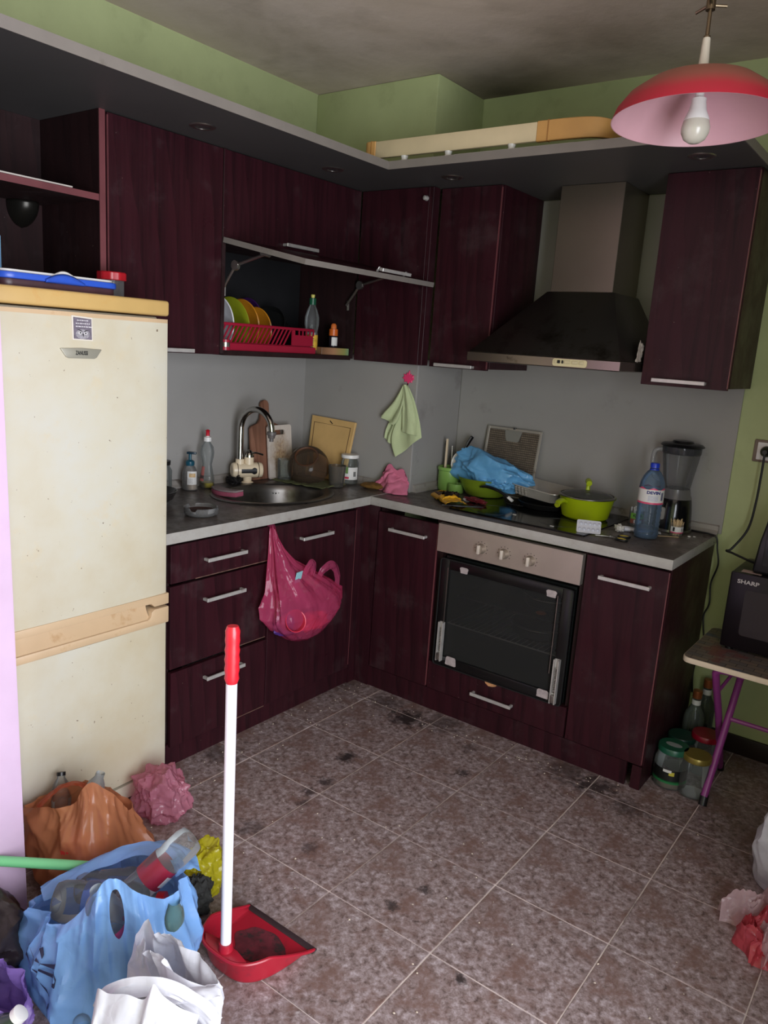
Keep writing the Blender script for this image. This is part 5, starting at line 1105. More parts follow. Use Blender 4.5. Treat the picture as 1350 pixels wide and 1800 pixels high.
# cotton buds
t = thing('cotton_bud_cup', 'clear cup of white cotton buds with green label behind the water bottle', 'cup', (.872, .520, ZT + .0004))
part(t, 'cup', MB().lathe_open([(0, .001), (.026, .001), (.027, .004), (.0285, .062)], 26), m_pet)
lb = part(t, 'label', patch(.0284, .030, .052, -120, 20), mat('label_lime', srgb(120, 176, 70), .45)); part(lb, 'label_band', patch(.0282, .012, .030, -120, 20), mat('label_brown', srgb(150, 84, 70), .45)); part(lb, 'label_panel', patch(.0285, .014, .026, -88, -24), m_paper)
tx = wrap(text_mb('KUVA', .013, sx=1.0, bold=.0003), .0286, -62, .042); part(lb, 'lettering', tx, m_blackmat, smooth=0)
rnd = random.Random(5); 
for k in range(26):
    a = rnd.uniform(0, 6.28); r = .021 * sqrt(rnd.random()); x, y = r * cos(a), r * sin(a); lx, ly = x * 1.25, y * 1.25; h = .070 + rnd.uniform(-.004, .006)
    b = part(t, 'cotton_bud', MB().tube([(x, y, .004), (lx, ly, h)], .0011, 5).tube([(lx * .985, ly * .985, h - .010), (lx, ly, h - .003), (lx, ly, h)], [.0022, .0028, .0012], 7), m_white)
# water bottle
m_petb = clear('blue_pet', (.62, .76, .90), .10, .05)
t = thing('water_bottle', 'blue tinted water bottle with blue cap and white label at the worktop front', 'bottle', (.972, .340, ZT + .0004)); t.scale = (.98, .98, .965)
prof = [(0, .003), (.030, .001), (.040, .004), (.0445, .016)]
for k in range(12): prof.append((.0445 - (.0022 if k % 2 else 0), .022 + k * .0088))
prof += [(.0445, .132), (.0450, .140), (.0450, .196), (.0445, .202), (.043, .214), (.036, .234), (.025, .252), (.0145, .262), (.0138, .270), (.0138, .276)]
part(t, 'bottle', MB().lathe_open(prof, 40), m_petb)
part(t, 'water', MB().lathe([(0, .004), (.034, .005), (.042, .016), (.043, .040), (0, .040)], 32), clear('water_blue', (.70, .82, .92), .1, .02))
c = part(t, 'cap', MB().lathe([(.0165, .268), (.0165, .283), (.015, .2855), (0, .286)], 28), mat('cap_blue', srgb(22, 52, 176), .35)); part(c, 'neck_ring', MB().lathe([(.0150, .259), (.0172, .260), (.0172, .264), (.0150, .265)], 28, close=True), mat('cap_blue', 0))
lb = part(t, 'label', patch(.0454, .142, .190, -180, 180, n=48), m_paper); part(lb, 'label_band', patch(.0457, .136, .1425, -180, 180, n=48), mat('band_pink', srgb(206, 70, 108), .4)); 
part(lb, 'label_edge', MB().grid(lambda u, v: (.0457 * cos(2 * pi * u), .0457 * sin(2 * pi * u), .190 + .007 * v * (.5 + .5 * sin(u * 40))), 96, 2, cu=True), mat('band_pink', 0))
tx = wrap(text_mb('DEVIN', .0150, sx=1.15, bold=.0007), .0458, -62, .179); part(lb, 'lettering', tx, mat('ink_navy', srgb(32, 36, 110), .5), smooth=0)
part(lb, 'text', rows(.0458, -62, .167, .036, 6, .0036, .0012, 4), mat('ink_soft', srgb(140, 150, 190), .6), smooth=0); part(lb, 'barcode', barcode(.0458, -18, .166, .010, .03), mat('ink_navy', 0), smooth=0)
# blender
t = thing('blender', 'black table blender with empty clear jug at the back right of the worktop', 'blender', (.995, .565, ZT + .0004))
b = part(t, 'motor_base', MB().lathe([(.0, 0), (.070, 0), (.073, .004), (.070, .04), (.066, .09), (.061, .122), (.058, .128), (0, .128)], 40), mat('gloss_black', srgb(15, 15, 17), .15)); part(b, 'collar', MB().lathe([(.0585, .126), (.060, .128), (.054, .142), (.050, .164), (0, .164)], 40), mat('smoke_grey', srgb(96, 94, 94), .25))
sb = MB().prism(rrect(.030, .048, .007, 4, 0, .070), -.0745, -.064, lambda a, q, h: (a, h, q)); sb.xf(ROT('Z', -22)); part(b, 'switch_plate', sb, mat('plate_grey', srgb(150, 146, 140), .4), bevel=.002)
part(b, 'foot_band', MB().lathe([(.0705, .001), (.0745, .002), (.0740, .012), (.0705, .013)], 40, close=True), m_steel)
j = part(t, 'jug', MB().lathe_open([(.046, .164), (.050, .172), (.056, .215), (.064, .265), (.069, .305), (.070, .322)], 40), clear('jug_clear', (.80, .80, .80), .10, .05))
part(j, 'spout_band', MB().lathe([(.0685, .296), (.0705, .300), (.0712, .322), (.069, .323)], 40, close=True), clear('smoke_plastic', (.25, .25, .27), .3, .1))
part(j, 'jug_handle', MB().tube(spline([(-.062, -.028, .308), (-.086, -.040, .300), (-.090, -.042, .255), (-.080, -.036, .205), (-.052, -.022, .185)], 6), .0065, 10, flat=1.3), clear('jug_clear2', (.82, .82, .82), .22, .06))
part(t, 'lid', MB().lathe([(.070, .3235), (.078, .324), (.080, .327), (.072, .334), (.040, .338), (.036, .345), (0, .346)], 40), m_black)
# toothpicks
t = thing('toothpick_cup', 'small clear cup full of toothpicks in front of the blender', 'cup', (1.042, .470, ZT + .0004))
part(t, 'cup', MB().lathe_open([(0, .001), (.0225, .001), (.0235, .004), (.024, .046)], 22), m_pet); lb = part(t, 'label', patch(.0243, .018, .038, -130, 30), m_paper); part(lb, 'print', patch(.0245, .021, .036, -105, -88), m_blackmat); part(lb, 'label_band', patch(.0244, .014, .018, -130, 30), mat('band_pink', 0)); part(lb, 'barcode', barcode(.0245, -22, .028, .008, .012), m_blackmat, smooth=0)
rnd = random.Random(9)
for k in range(34):
    a = rnd.uniform(0, 6.28); r = .019 * sqrt(rnd.random()); x, y = r * cos(a), r * sin(a); h = .062 + rnd.uniform(-.006, .006)
    part(t, 'toothpick', MB().tube([(x * .9, y * .9, .003), (x * 1.25, y * 1.25, h - .004), (x * 1.27, y * 1.27, h)], [.0011, .0011, .0004], 5), mat('pick_wood', srgb(214, 184, 140), .7, var=.1))
# tube, cotton wad, loose sticks
t = thing('cream_tube', 'white crumpled cream tube lying behind the water bottle', 'tube', (.935, .400, ZT + .0006), (0, 0, 22))
part(t, 'tube_body', MB().grid(lambda u, v: (-.06 + .13 * u, (.016 + .004 * u) * cos(2 * pi * v), .010 + (.010 * (1 - u) + .0006) * sin(2 * pi * v) + .003 * nz(u * 5, v * 3) * u), 24, 16), mat('tube_white', srgb(214, 216, 226), .3)); part(t, 'cap', MB().tube([(-.058, 0, .010), (-.080, 0, .010)], .0095, 14), m_white)
part(t, 'print', MB().box(-.03, .03, -.008, .006, .0195, .0200), mat('ink_soft', 0))
single('cotton_wad', 'small twisted white tissue beside the scissors', 'tissue', crumple((0, 0, .012), (.014, .030, .013), 14, .45, 2.2, 28, 20, zmin=0), m_white, loc=(.868, .355, ZT + .0006), rot=(0, 0, 40))
single('loose_stick', 'single loose wooden stick lying behind the water bottle', 'stick', MB().tube([(0, 0, 0), (.075, .055, 0)], .0012, 6), mat('pick_wood', 0), loc=(.985, .395, ZT + .0018))
single('white_pill', 'single white tablet on the worktop beside the toothpicks', 'tablet', MB().lathe([(0, 0), (.005, 0), (.006, .002), (.005, .004), (0, .004)], 14), m_white, loc=(1.085, .495, ZT + .0004))
single('white_pill', 'broken white tablet half further right on the worktop', 'tablet', MB().lathe([(0, 0), (.004, 0), (.005, .002), (.004, .003), (0, .003)], 10), m_white, loc=(1.100, .510, ZT + .0004))

# ================================================================ plate cupboard contents
m_red = mat('red_plastic', srgb(150, 20, 48), .35, var=.06)
ZR = ZB + .0125
t = thing('dish_rack', 'red plastic dish rack with drip tray in the open plate cupboard', 'dish rack', (-.49, -.25, ZR), world=True)
part(t, 'drip_tray', MB().box(-.60, -.385, -.495, .012, ZR + .0002, ZR + .004).box(-.388, -.384, -.495, .012, ZR + .004, ZR + .026).box(-.60, -.596, -.495, .012, ZR + .004, ZR + .026).box(-.596, -.388, .008, .012, ZR + .004, ZR + .026).box(-.596, -.388, -.495, -.491, ZR + .004, ZR + .026), m_red)
for xx in (-.398, -.588):
    part(t, 'rim', MB().box(xx - .006, xx + .006, -.497, .010, ZR + .090, ZR + .101), m_red, bevel=.003)
    part(t, 'lower_rail', MB().box(xx - .012, xx - .006, -.485, .0, ZR + .022, ZR + .030), m_red)
    y = -.486
    while y < -.125:
        part(t, 'slat', MB().tube([(xx - .008, y - .016, ZR + .028), (xx, y + .018, ZR + .094)], .0036, 6), m_red); y += .0215
part(t, 'end_bar', MB().box(-.59, -.396, -.498, -.488, ZR + .090, ZR + .101), m_red, bevel=.003); part(t, 'end_bar', MB().box(-.59, -.396, .0, .010, ZR + .090, ZR + .101), m_red, bevel=.003)
cb = MB().box(-.401, -.397, -.118, .008, ZR + .030, ZR + .072)
cu = part(t, 'cutlery_bin', cb.box(-.401, -.397, -.118, -.100, ZR + .072, ZR + .092), m_red)
for k in range(5): part(cu, 'slot_bar', MB().box(-.401, -.397, -.078 + k * .0215, -.072 + k * .0215, ZR + .072, ZR + .092), m_red)
def plate(label, y, x, z, r, m, tilt, group=None):
    t = thing('plate', label, 'plate', (x, y, z), (90 + tilt, 0, 0), group=group)
    part(t, 'dish', MB().lathe_open([(0, .002), (r * .55, .0), (r * .62, .003), (r * .97, .014), (r, .016), (r * .97, .019), (r * .6, .008), (0, .006)], 44), m, smooth=60); return t
plate('white plate leftmost in the red dish rack', -.405, -.508, 1.522, .102, mat('plate_white', srgb(206, 206, 210), .25), 6)
plate('green plate in the red dish rack behind the white one', -.318, -.520, 1.515, .105, mat('plate_green', srgb(132, 140, 30), .3), 7)
plate('larger orange plate in the red dish rack behind the green one', -.236, -.545, 1.520, .098, mat('plate_orange', srgb(190, 124, 30), .3), 7)
plate('smaller orange plate, rightmost in the red dish rack', -.165, -.535, 1.506, .086, mat('plate_orange', 0), 6)
plate('purple plate at the very back of the dish rack', -.120, -.640, 1.535, .095, mat('plate_purple', srgb(62, 26, 84), .4), 4)
gr = MB()
for k in range(9): gr.tube([(-.62 + k * .022, -.10, ZR + .02), (-.62 + k * .022, .02, ZR + .15 - .012 * k)], .002, 5)
gr.tube([(-.62, -.10, ZR + .02), (-.444, -.10, ZR + .02)], .003, 6).tube([(-.62, .02, ZR + .15), (-.444, .02, ZR + .054)], .003, 6)
wsingle('wire_grill', 'dark wire grill leaning in the right end of the dish rack', 'grill', gr, mat('grill_dark', srgb(40, 40, 40), .4, metal=.6))
single('black_cookware', 'black pan standing on edge at the back right of the dish rack', 'pan', MB().lathe_open([(0, 0), (.075, 0), (.085, .03), (.083, .031), (.072, .004), (0, .004)], 36), mat('pan_black', 0), loc=(-.60, -.04, 1.512), rot=(70, 0, 14))
t = thing('oil_bottle', 'clear oil bottle with green cap beside the dish rack', 'bottle', (-.435, .038, ZR + .0004))
part(t, 'bottle', MB().lathe_open([(0, .001), (.024, .001), (.027, .006), (.027, .080), (.025, .090), (.030, .120), (.030, .150), (.020, .182), (.0125, .196), (.0125, .205)], 26), m_pet); c = part(t, 'cap', MB().lathe([(.0142, .200), (.0142, .226), (.009, .228)], 18), mat('cap_green', srgb(20, 84, 58), .35)); part(c, 'cap_tip', MB().lathe([(.007, .227), (.009, .238), (.008, .241), (0, .241)], 14), mat('cap_yellow', srgb(206, 196, 100), .4))
lb = part(t, 'label', patch(.0276, .016, .078, -150, 40), mat('label_yellow', srgb(206, 166, 60), .45, var=.5, vs=40)); part(lb, 'text', rows(.0279, -52, .062, .026, 6, .007, .003, 8), m_blackmat, smooth=0)
t = thing('sauce_bottle', 'dark bottle with white label behind the oil bottle', 'bottle', (-.500, .110, ZR + .0004)); part(t, 'bottle', MB().lathe([(0, .001), (.024, .001), (.025, .004), (.025, .085), (.012, .105), (.012, .12), (0, .121)], 22), m_black); part(t, 'label', patch(.0254, .045, .088, -130, 20), m_paper)
def rainbow():
    t = NT('printed_card'); v = t.coord(); s = t.node('ShaderNodeSeparateXYZ'); t.link(v, s.inputs[0]); c = t.ramp(t.math('ADD', t.math('MULTIPLY', s.outputs[1], 4.2), .5), [(.05, srgb(96, 66, 44)), (.45, srgb(176, 130, 96)), (.75, srgb(150, 150, 84)), (1, srgb(70, 156, 140))]); t.set(col=c, rough=.5); return t.m
wsingle('cardboard_box', 'flat colour printed cardboard box under the orange-capped bottle', 'box', MB().box(-.475, -.378, .045, .222, ZR + .0003, ZR + .030), rainbow(), bevel=.001, segs=1)
t = thing('spray_bottle', 'dark bottle with orange cap standing on the cardboard box', 'bottle', (-.422, .165, ZR + .0306))
part(t, 'bottle', MB().lathe([(0, 0), (.018, 0), (.019, .003), (.019, .046), (.015, .052), (0, .052)], 22), mat('bottle_dark', srgb(28, 22, 32), .3)); part(t, 'label', patch(.0193, .008, .044, -70, 20), m_paper); c = part(t, 'cap', MB().lathe([(.019, .050), (.0195, .052), (.019, .078), (.012, .080)], 22), mat('cap_orange', srgb(206, 98, 30), .35)); part(c, 'button', MB().lathe([(.013, .079), (.0125, .094), (.008, .101), (0, .103)], 20), mat('cap_orange2', srgb(214, 112, 50), .4))
t = thing('small_tins', 'small red and grey stacked tin at the left end of the dish rack', 'tin', (-.378, -.488, ZR + .0004)); part(t, 'tin', MB().lathe([(0, 0), (.018, 0), (.018, .012), (0, .012)], 20), m_red); part(t, 'tin_band', MB().lathe([(0, .0122), (.0175, .0122), (.0175, .028), (0, .028)], 20), m_steel); part(t, 'tin_lid', MB().lathe([(0, .0282), (.018, .0282), (.018, .038), (0, .039)], 20), m_red)
# ================================================================ bags and things on the floor
def ang_unwrap(a):
    out = [a[0]]
    for x in a[1:]:
        while x - out[-1] > pi: x -= 2 * pi
        while x - out[-1] < -pi: x += 2 * pi
        out.append(x)
    return out
def bag_mesh(rim, c, rx, ry, bulge=.05, seed=1, fold=.022, crs=.012, nu=150, nv=70, z0=.001, holes=(), gather=9, rimfold=.5, tuck=.0, fr=0.0):
    """open carrier bag: floor footprint (ellipse) -> bulging side -> free rim curve; folds run down from the rim; holes are handle openings in (u,v)"""
    rm = spline(rim, 10, closed=True); n = len(rm)
    an = ang_unwrap([atan2(p.y - c[1], p.x - c[0]) for p in rm] )
    tot = 2 * pi if an[-1] > an[0] else -2 * pi
    def at(u):
        f = (u % 1) * n; i = int(f) % n; t = f - int(f); a0 = an[i]; a1 = an[i + 1] if i + 1 < n else an[0] + tot
        return rm[i].lerp(rm[(i + 1) % n], t), a0 + (a1 - a0) * t
    def fn(u, v):
        for (hu, hv, hw, hh) in holes:
            du = (u - hu) / hw; dv = (v - hv) / hh; q = sqrt(du * du + dv * dv)
            if .55 < q < 1: u = hu + du / q * hw; v = hv + dv / q * hh
        R, a = at(u); o = Vector((cos(a), sin(a), 0)); F = Vector((c[0] + rx * cos(a), c[1] + ry * sin(a), z0))
        if v < .14: 
            k = v / .14; return (c[0] + rx * .96 * k * cos(a), c[1] + ry * .96 * k * sin(a), z0 + .0015 * k)
        s = (v - .14) / .86
        lo = (fbm(cos(a) * 1.3 + seed, sin(a) * 1.3, s * 1.6 + seed * 2, 2))
        M1 = F.lerp(R, .33) + o * (bulge * (1.25 + .8 * lo)); M2 = F.lerp(R, .72) + o * (bulge * (.75 + .8 * lo))
        p = F * (1 - s) ** 3 + M1 * (3 * s * (1 - s) ** 2) + M2 * (3 * s * s * (1 - s)) + R * s ** 3
        up = s ** 1.2
        w1 = crease(cos(a) * gather * .45 + .35 * nz(s * 2.2, u * 6, seed), sin(a) * gather * .45 + seed, s * .9 + seed * 3.1)
        w2 = crease(cos(a) * 1.7 + s * .9 + seed, sin(a) * 1.7 - s * .7, s * 2.1 + seed)
        env = sin(pi * min(1, s * 1.02)) ** .5 if s < .5 else 1
        p = p + o * (fold * 1.4 * w1 * up * (1 - rimfold * s ** 6) + crs * 2.2 * w2 * env)
        p.z = max(p.z + .35 * crs * w2 * s, z0 + .0005)
        if fr: p.z += fr * s ** 8 * nz(u * 30, seed)
        return p
    def keep(u, v):
        for (hu, hv, hw, hh) in holes:
            if ((u - hu) / hw) ** 2 + ((v - hv) / hh) ** 2 < .80: return False
        return True
    mb = MB().grid(fn, nu, nv, cu=True, keep=keep); return mb
def ribbon(pts, width, up, seed=1, amp=.25, n=10, taper=None):
    sp = spline(pts, 8); m = len(sp); mb = MB(); up = Vector(up)
    for i, p in enumerate(sp):
        t = (sp[min(i + 1, m - 1)] - sp[max(i - 1, 0)]).normalized(); s = up.cross(t); s.normalize(); nn = t.cross(s)
        w = width * (taper[0] + (taper[1] - taper[0]) * i / (m - 1) if taper else 1)
        for k in range(n + 1):
            q = k / n - .5; mb.v.append(tuple(p + s * (q * w) + nn * (amp * w * (.5 * cos(q * 5) + .6 * nz(q * 6, i * .22, seed)))))
    for i in range(m - 1):
        for k in range(n): mb.f.append((i * (n + 1) + k, i * (n + 1) + k + 1, (i + 1) * (n + 1) + k + 1, (i + 1) * (n + 1) + k))
    return mb
def aim(p0, p1, spin=0):
    q = (Vector(p1) - Vector(p0)).to_track_quat('Z', 'Y').to_euler(); return tuple(math.degrees(a) for a in q)
def pet_bottle(name, label, loc, rot, h=.22, r=.032, cap=None, band=None, col=None, squash=1.0):
    t = thing(name, label, 'bottle', loc, rot)
    pf = [(0, .012), (r * .55, .0), (r * .9, .004), (r, .018), (r, h * .22), (r * .93, h * .26), (r, h * .30), (r, h * .52), (r * .94, h * .56), (r, h * .60), (r * .98, h * .68), (r * .7, h * .82), (r * .42, h * .90), (r * .40, h * .97)]
    mb = MB().lathe_open(pf, 26); mb.v = [(x * (1 + .10 * nz(z * 22, y * 25)), y * squash * (1 + .12 * nz(x * 25, z * 20)), z) for x, y, z in mb.v]
    part(t, 'bottle', mb, col or m_pet)
    if cap: part(t, 'cap', MB().lathe([(r * .47, h * .94), (r * .47, h * 1.01), (r * .42, h * 1.015), (0, h * 1.015)], 20), cap)
    if band: lb = part(t, 'label', patch(r * 1.03, h * .30, h * .52, -180, 180, n=40), band); part(lb, 'barcode', barcode(r * 1.05, -40, h * .41, r * .7, h * .12), m_paper, smooth=0)
    return t
m_blue = film('blue_carrier', srgb(136, 184, 242), .90, .32, .35, .30, 20)
m_orange = film('orange_carrier', srgb(204, 132, 94), .80, .30, .35, .22, 12)
m_whitebag = film('white_carrier', srgb(214, 214, 220), .95, .30, .30, .32, 20)
m_lilacbag = film('lilac_carrier', srgb(150, 120, 196), .90, .30, .35, .30, 18)
m_pinkbag = film('pink_film', srgb(222, 90, 136), .40, .12, .2, .6, 16)
m_palepink = film('pale_pink_film', srgb(222, 150, 172), .46, .16, .25, .4, 24)
m_yellowbag = film('yellow_film', srgb(196, 186, 40), .72, .24, .35, .6, 36)
m_redbag = film('red_film', srgb(214, 84, 96), .66, .28, .3, .5, 34)
m_whitefilm = film('white_film', srgb(226, 196, 200), .62, .28, .35, .5, 34)

# --- blue carrier bag
rim = [(0.614, -1.451, 0.291), (0.647, -1.514, 0.31), (0.663, -1.552, 0.312), (0.655, -1.583, 0.325), (0.636, -1.61, 0.352), (0.607, -1.619, 0.366), (0.586, -1.635, 0.365), (0.565, -1.651, 0.329), (0.54, -1.67, 0.279), (0.493, -1.681, 0.236), (0.428, -1.679, 0.219), (0.337, -1.661, 0.184), (0.303, -1.611, 0.169), (0.32, -1.548, 0.184), (0.368, -1.487, 0.218), (0.436, -1.448, 0.253), (0.523, -1.432, 0.271)]
t = thing('blue_carrier_bag', 'full light blue carrier bag of empty bottles on the floor by the dustpan', 'bag', (.47, -1.56, 0), world=True)
b = part(t, 'bag_body', bag_mesh(rim, (.475, -1.565), .165, .145, .040, 2, .020, .012, 170, 80, holes=((.318, .82, .030, .125),), gather=12), m_blue, smooth=45)
part(t, 'back_handle', ribbon([(.300, -1.618, .172), (.335, -1.55, .205), (.40, -1.48, .250), (.48, -1.438, .285), (.56, -1.425, .298), (.618, -1.45, .292)], .055, (0, 0, 1), 4, .25), m_blue, smooth=45)
def bag_print(mb, c, ang, rad, z, th, m, parent, name):
    out = MB(); out.f = mb.f
    for x, y, h in mb.v:
        out.v.append((0, 0, 0))
    return out
# black print along the left lower side of the bag, laid just over the film
bag_me = b.data
def project_print(txt_mb, M, parent, name, m, off=.0016):
    """drop flat lettering onto the bag wall (nearest surface point, lifted by off)"""
    from mathutils.bvhtree import BVHTree
    bm = bmesh.new(); bm.from_mesh(parent.data); bv = BVHTree.FromBMesh(bm); bm.free()
    b2 = bmesh.new(); vs = [b2.verts.new(p) for p in txt_mb.v]
    for f in txt_mb.f:
        try: b2.faces.new([vs[i] for i in f])
        except ValueError: pass
    bmesh.ops.triangulate(b2, faces=b2.faces)
    for _ in range(4):
        lg = [e for e in b2.edges if e.calc_length() > .004]
        if not lg: break
        bmesh.ops.subdivide_edges(b2, edges=lg, cuts=1); bmesh.ops.triangulate(b2, faces=b2.faces)
    b2.verts.index_update(); txt_mb = MB(); txt_mb.v = [tuple(v.co) for v in b2.verts]; txt_mb.f = [tuple(v.index for v in f.verts) for f in b2.faces]; b2.free()
    out = MB(); out.f = txt_mb.f
    for p in txt_mb.v:
        q = M @ Vector(p); co, nn, i, d = bv.find_nearest(q)
        if co is None: co = q; nn = Vector((0, 0, 1))
        c = (q - co); s = nn if c.dot(nn) > 0 else -nn
        out.v.append(tuple(co + s * off))
    o = part(None, name, out, m, smooth=0); o.parent = parent; return o
m_ink = mat('bag_ink', srgb(30, 36, 60), .5)
def wall_frame(c, ang, rad, z, roll=0):
    a = radians(ang); o = Vector((cos(a), sin(a), 0)); tx = Vector((-sin(a), cos(a), 0)); up = Vector((0, 0, 1)); r = radians(roll)
    ex = tx * cos(r) + up * sin(r); ey = -tx * sin(r) + up * cos(r); p = Vector((c[0], c[1], 0)) + o * rad + Vector((0, 0, z)) - Vector((.47, -1.56, 0))
    return Matrix(((ex.x, ey.x, o.x, p.x), (ex.y, ey.y, o.y, p.y), (ex.z, ey.z, o.z, p.z), (0, 0, 0, 1)))
wf_ = wall_frame((.475, -1.565), -84, .20, .185, -34)
project_print(text_mb('ПОНО', .040, 0, sx=1.0, bold=.0002, shear=.15), wf_, b, 'lettering', m_ink)
cv = MB()
pts = [Vector((-.10 + .19 * k / 20, -.030 - .055 * max(0, (k - 12) / 8) ** 2, 0)) for k in range(21)]
for k in range(20): cv.poly([pts[k] + Vector((0, -.0018, 0)), pts[k + 1] + Vector((0, -.0018, 0)), pts[k + 1] + Vector((0, .0018, 0)), pts[k] + Vector((0, .0018, 0))])
project_print(cv, wf_, b, 'printed_line', m_ink)
lg = MB()
for x0, x1, y0, y1 in ((-.085, -.045, -.075, -.058), (-.085, -.03, -.083, -.080), (-.060, -.045, -.10, -.083), (-.040, -.015, -.068, -.065)):
    for k in range(4): lg.poly([(x0 + (x1 - x0) * k / 4, y0, 0), (x0 + (x1 - x0) * (k + 1) / 4, y0, 0), (x0 + (x1 - x0) * (k + 1) / 4, y1, 0), (x0 + (x1 - x0) * k / 4, y1, 0)])
project_print(lg, wf_, b, 'printed_logo', m_ink)
# contents
pet_bottle('soda_bottle', 'clear soda bottle with dark red label sticking up out of the blue bag', (.603, -1.428, .362), aim((.603, -1.428, .362), (.545, -1.522, .262)), .25, .034, None, mat('cola_label', srgb(120, 20, 40), .4, var=.2))
pet_bottle('empty_bottle', 'large clear ribbed bottle lying in the left opening of the blue bag', (.375, -1.625, .190), aim((.375, -1.625, .190), (.56, -1.50, .215)), .25, .044, mat('cap_red', srgb(196, 30, 40), .35), mat('label_blue', srgb(60, 90, 150), .4, var=.3))
pet_bottle('empty_bottle', 'clear bottle with pink band seen through the blue bag handle hole', (.555, -1.595, .13), (14, 4, 0), .22, .040, None, mat('band_pink', 0))
pet_bottle('empty_bottle', 'greenish clear bottle at the right edge inside the blue bag', (.600, -1.515, .12), (18, 14, 40), .20, .034, None, None, clear('green_pet', (.55, .68, .55), .12, .06))
pet_bottle('empty_bottle', 'clear bottle with red cap lying deep in the blue bag', (.36, -1.56, .175), aim((.36, -1.56, .175), (.52, -1.455, .225)), .20, .036, mat('cap_red', 0), None)
pet_bottle('empty_bottle', 'crushed clear bottle filling the bottom of the blue bag', (.42, -1.60, .05), (86, 0, 60), .22, .04, None, mat('label_blue', 0))
single('printed_carton', 'small printed carton at the bottom of the blue bag handle hole', 'carton', MB().box(-.04, .04, -.03, .03, 0, .12), mat('carton_print', srgb(186, 178, 150), .6, var=.5, vs=60), loc=(.575, -1.60, .02), rot=(0, 8, 35), bevel=.002)
# --- orange carrier bag against the fridge
rim = [(0.225, -1.335, 0.215), (0.214, -1.39, 0.300), (0.201, -1.424, 0.332), (0.196, -1.44, 0.322), (0.174, -1.457, 0.271), (0.136, -1.473, 0.249), (0.087, -1.485, 0.236), (-0.004, -1.479, 0.190), (-0.033, -1.425, 0.186), (-0.016, -1.375, 0.206), (0.05, -1.350, 0.235), (0.134, -1.325, 0.235)]
t = thing('orange_carrier_bag', 'orange brown carrier bag of rubbish standing against the fridge', 'bag', (.13, -1.37, 0), world=True)
b = part(t, 'bag_body', bag_mesh(rim, (.135, -1.375), .160, .130, .034, 6, .014, .012, 150, 70, gather=8), m_orange, smooth=45)
part(t, 'back_handle', ribbon([(-.010, -1.455, .180), (.0, -1.41, .210), (.02, -1.38, .228), (.05, -1.36, .232), (.09, -1.35, .225)], .022, (0, 0, 1), 7, .25), film('orange_carrier2', srgb(190, 92, 62), .8, .3, .35, .3, 20), smooth=45)
pet_bottle('empty_bottle', 'clear bottle with black cap poking out of the orange bag', (.005, -1.395, .10), (-14, -22, 0), .14, .026, m_black, None)
pet_bottle('empty_bottle', 'frosted white bottle poking out of the orange bag beside its handle', (.070, -1.385, .09), (-16, 10, 0), .20, .030, None, None, clear('frosted_pet', (.86, .88, .88), .35, .25))
single('rubbish_box', 'small red carton showing through the orange bag', 'carton', MB().box(-.05, .05, -.04, .04, 0, .12), mat('carton_red', srgb(196, 52, 44), .5, var=.2), loc=(.185, -1.43, .04), rot=(8, 5, 25), bevel=.003)
single('rubbish_box', 'brown carton deep inside the orange bag', 'carton', MB().box(-.06, .06, -.05, .05, 0, .14), mat('carton_brown', srgb(120, 90, 70), .6, var=.3), loc=(.09, -1.36, .01), rot=(0, 0, 50), bevel=.003)
# --- white carrier bag in front
rim = [(.905, -1.640, .310), (.885, -1.668, .326), (.84, -1.684, .340), (.79, -1.688, .346), (.745, -1.680, .332), (.728, -1.662, .330), (.76, -1.652, .352), (.81, -1.644, .352), (.86, -1.634, .335)]
t = thing('white_carrier_bag', 'bulging white carrier bag in front of the blue bag at the bottom edge', 'bag', (.80, -1.67, 0), world=True)
bw = part(t, 'bag_body', bag_mesh(rim, (.790, -1.700), .135, .125, .042, 9, .014, .012, 150, 70, gather=9), m_whitebag, smooth=45)
def flap(u, v):
    L = [(.77, -1.775, .25), (.80, -1.792, .306), (.822, -1.785, .304), (.853, -1.771, .312), (.877, -1.753, .304), (.888, -1.743, .334), (.901, -1.733, .312), (.923, -1.713, .286), (.945, -1.690, .268)]
    top = [q + Vector((0, 0, .050)) for q in spline(L, 6)]; f = u * (len(top) - 1); i = min(int(f), len(top) - 2); p = top[i].lerp(top[i + 1], f - i)
    low = Vector((.83 + .12 * (u - .5) , -1.80 - .035 * sin(pi * u) + .08 * u, .06)); o = Vector((.604, -.797, 0))
    q = p.lerp(low, v) + o * (.032 * sin(pi * v) ** .8 + .010 * (ridge(u * 4 + v, v * 2.2, 3, 3) - .6) * min(1, v * 5) + .010)
    return q
part(t, 'front_panel', MB().grid(flap, 90, 50), m_whitebag, smooth=45)
part(t, 'handle', ribbon([(.775, -1.775, .268), (.805, -1.775, .322), (.845, -1.752, .346), (.885, -1.715, .340), (.925, -1.680, .305), (.950, -1.662, .270)], .036, (.604, -.797, .25), 3, .2), m_whitebag, smooth=45)
part(t, 'handle', ribbon([(.925, -1.635, .310), (.915, -1.665, .318), (.89, -1.695, .318), (.865, -1.72, .310)], .034, (0, 0, 1), 5, .2), m_whitebag, smooth=45)
bl = MB()
for k in range(7): bl.box(.9455, .9475, -1.700 + k * .0055, -1.697 + k * .0055, .235, .268)
part(t, 'printed_bars', bl, mat('ink_blue', srgb(50, 76, 160), .5), smooth=0)
part(t, 'blue_corner', MB().grid(lambda u, v: (.935 + .025 * u + .004 * nz(u * 4, v * 4), -1.692 + .035 * u, .235 - .10 * v + .01 * u), 10, 14), film('blue_corner', srgb(40, 60, 150), .95, .3, .2, .3, 20), solid=.0008)
def lf(x, z): return (x, z)
rc = MB()
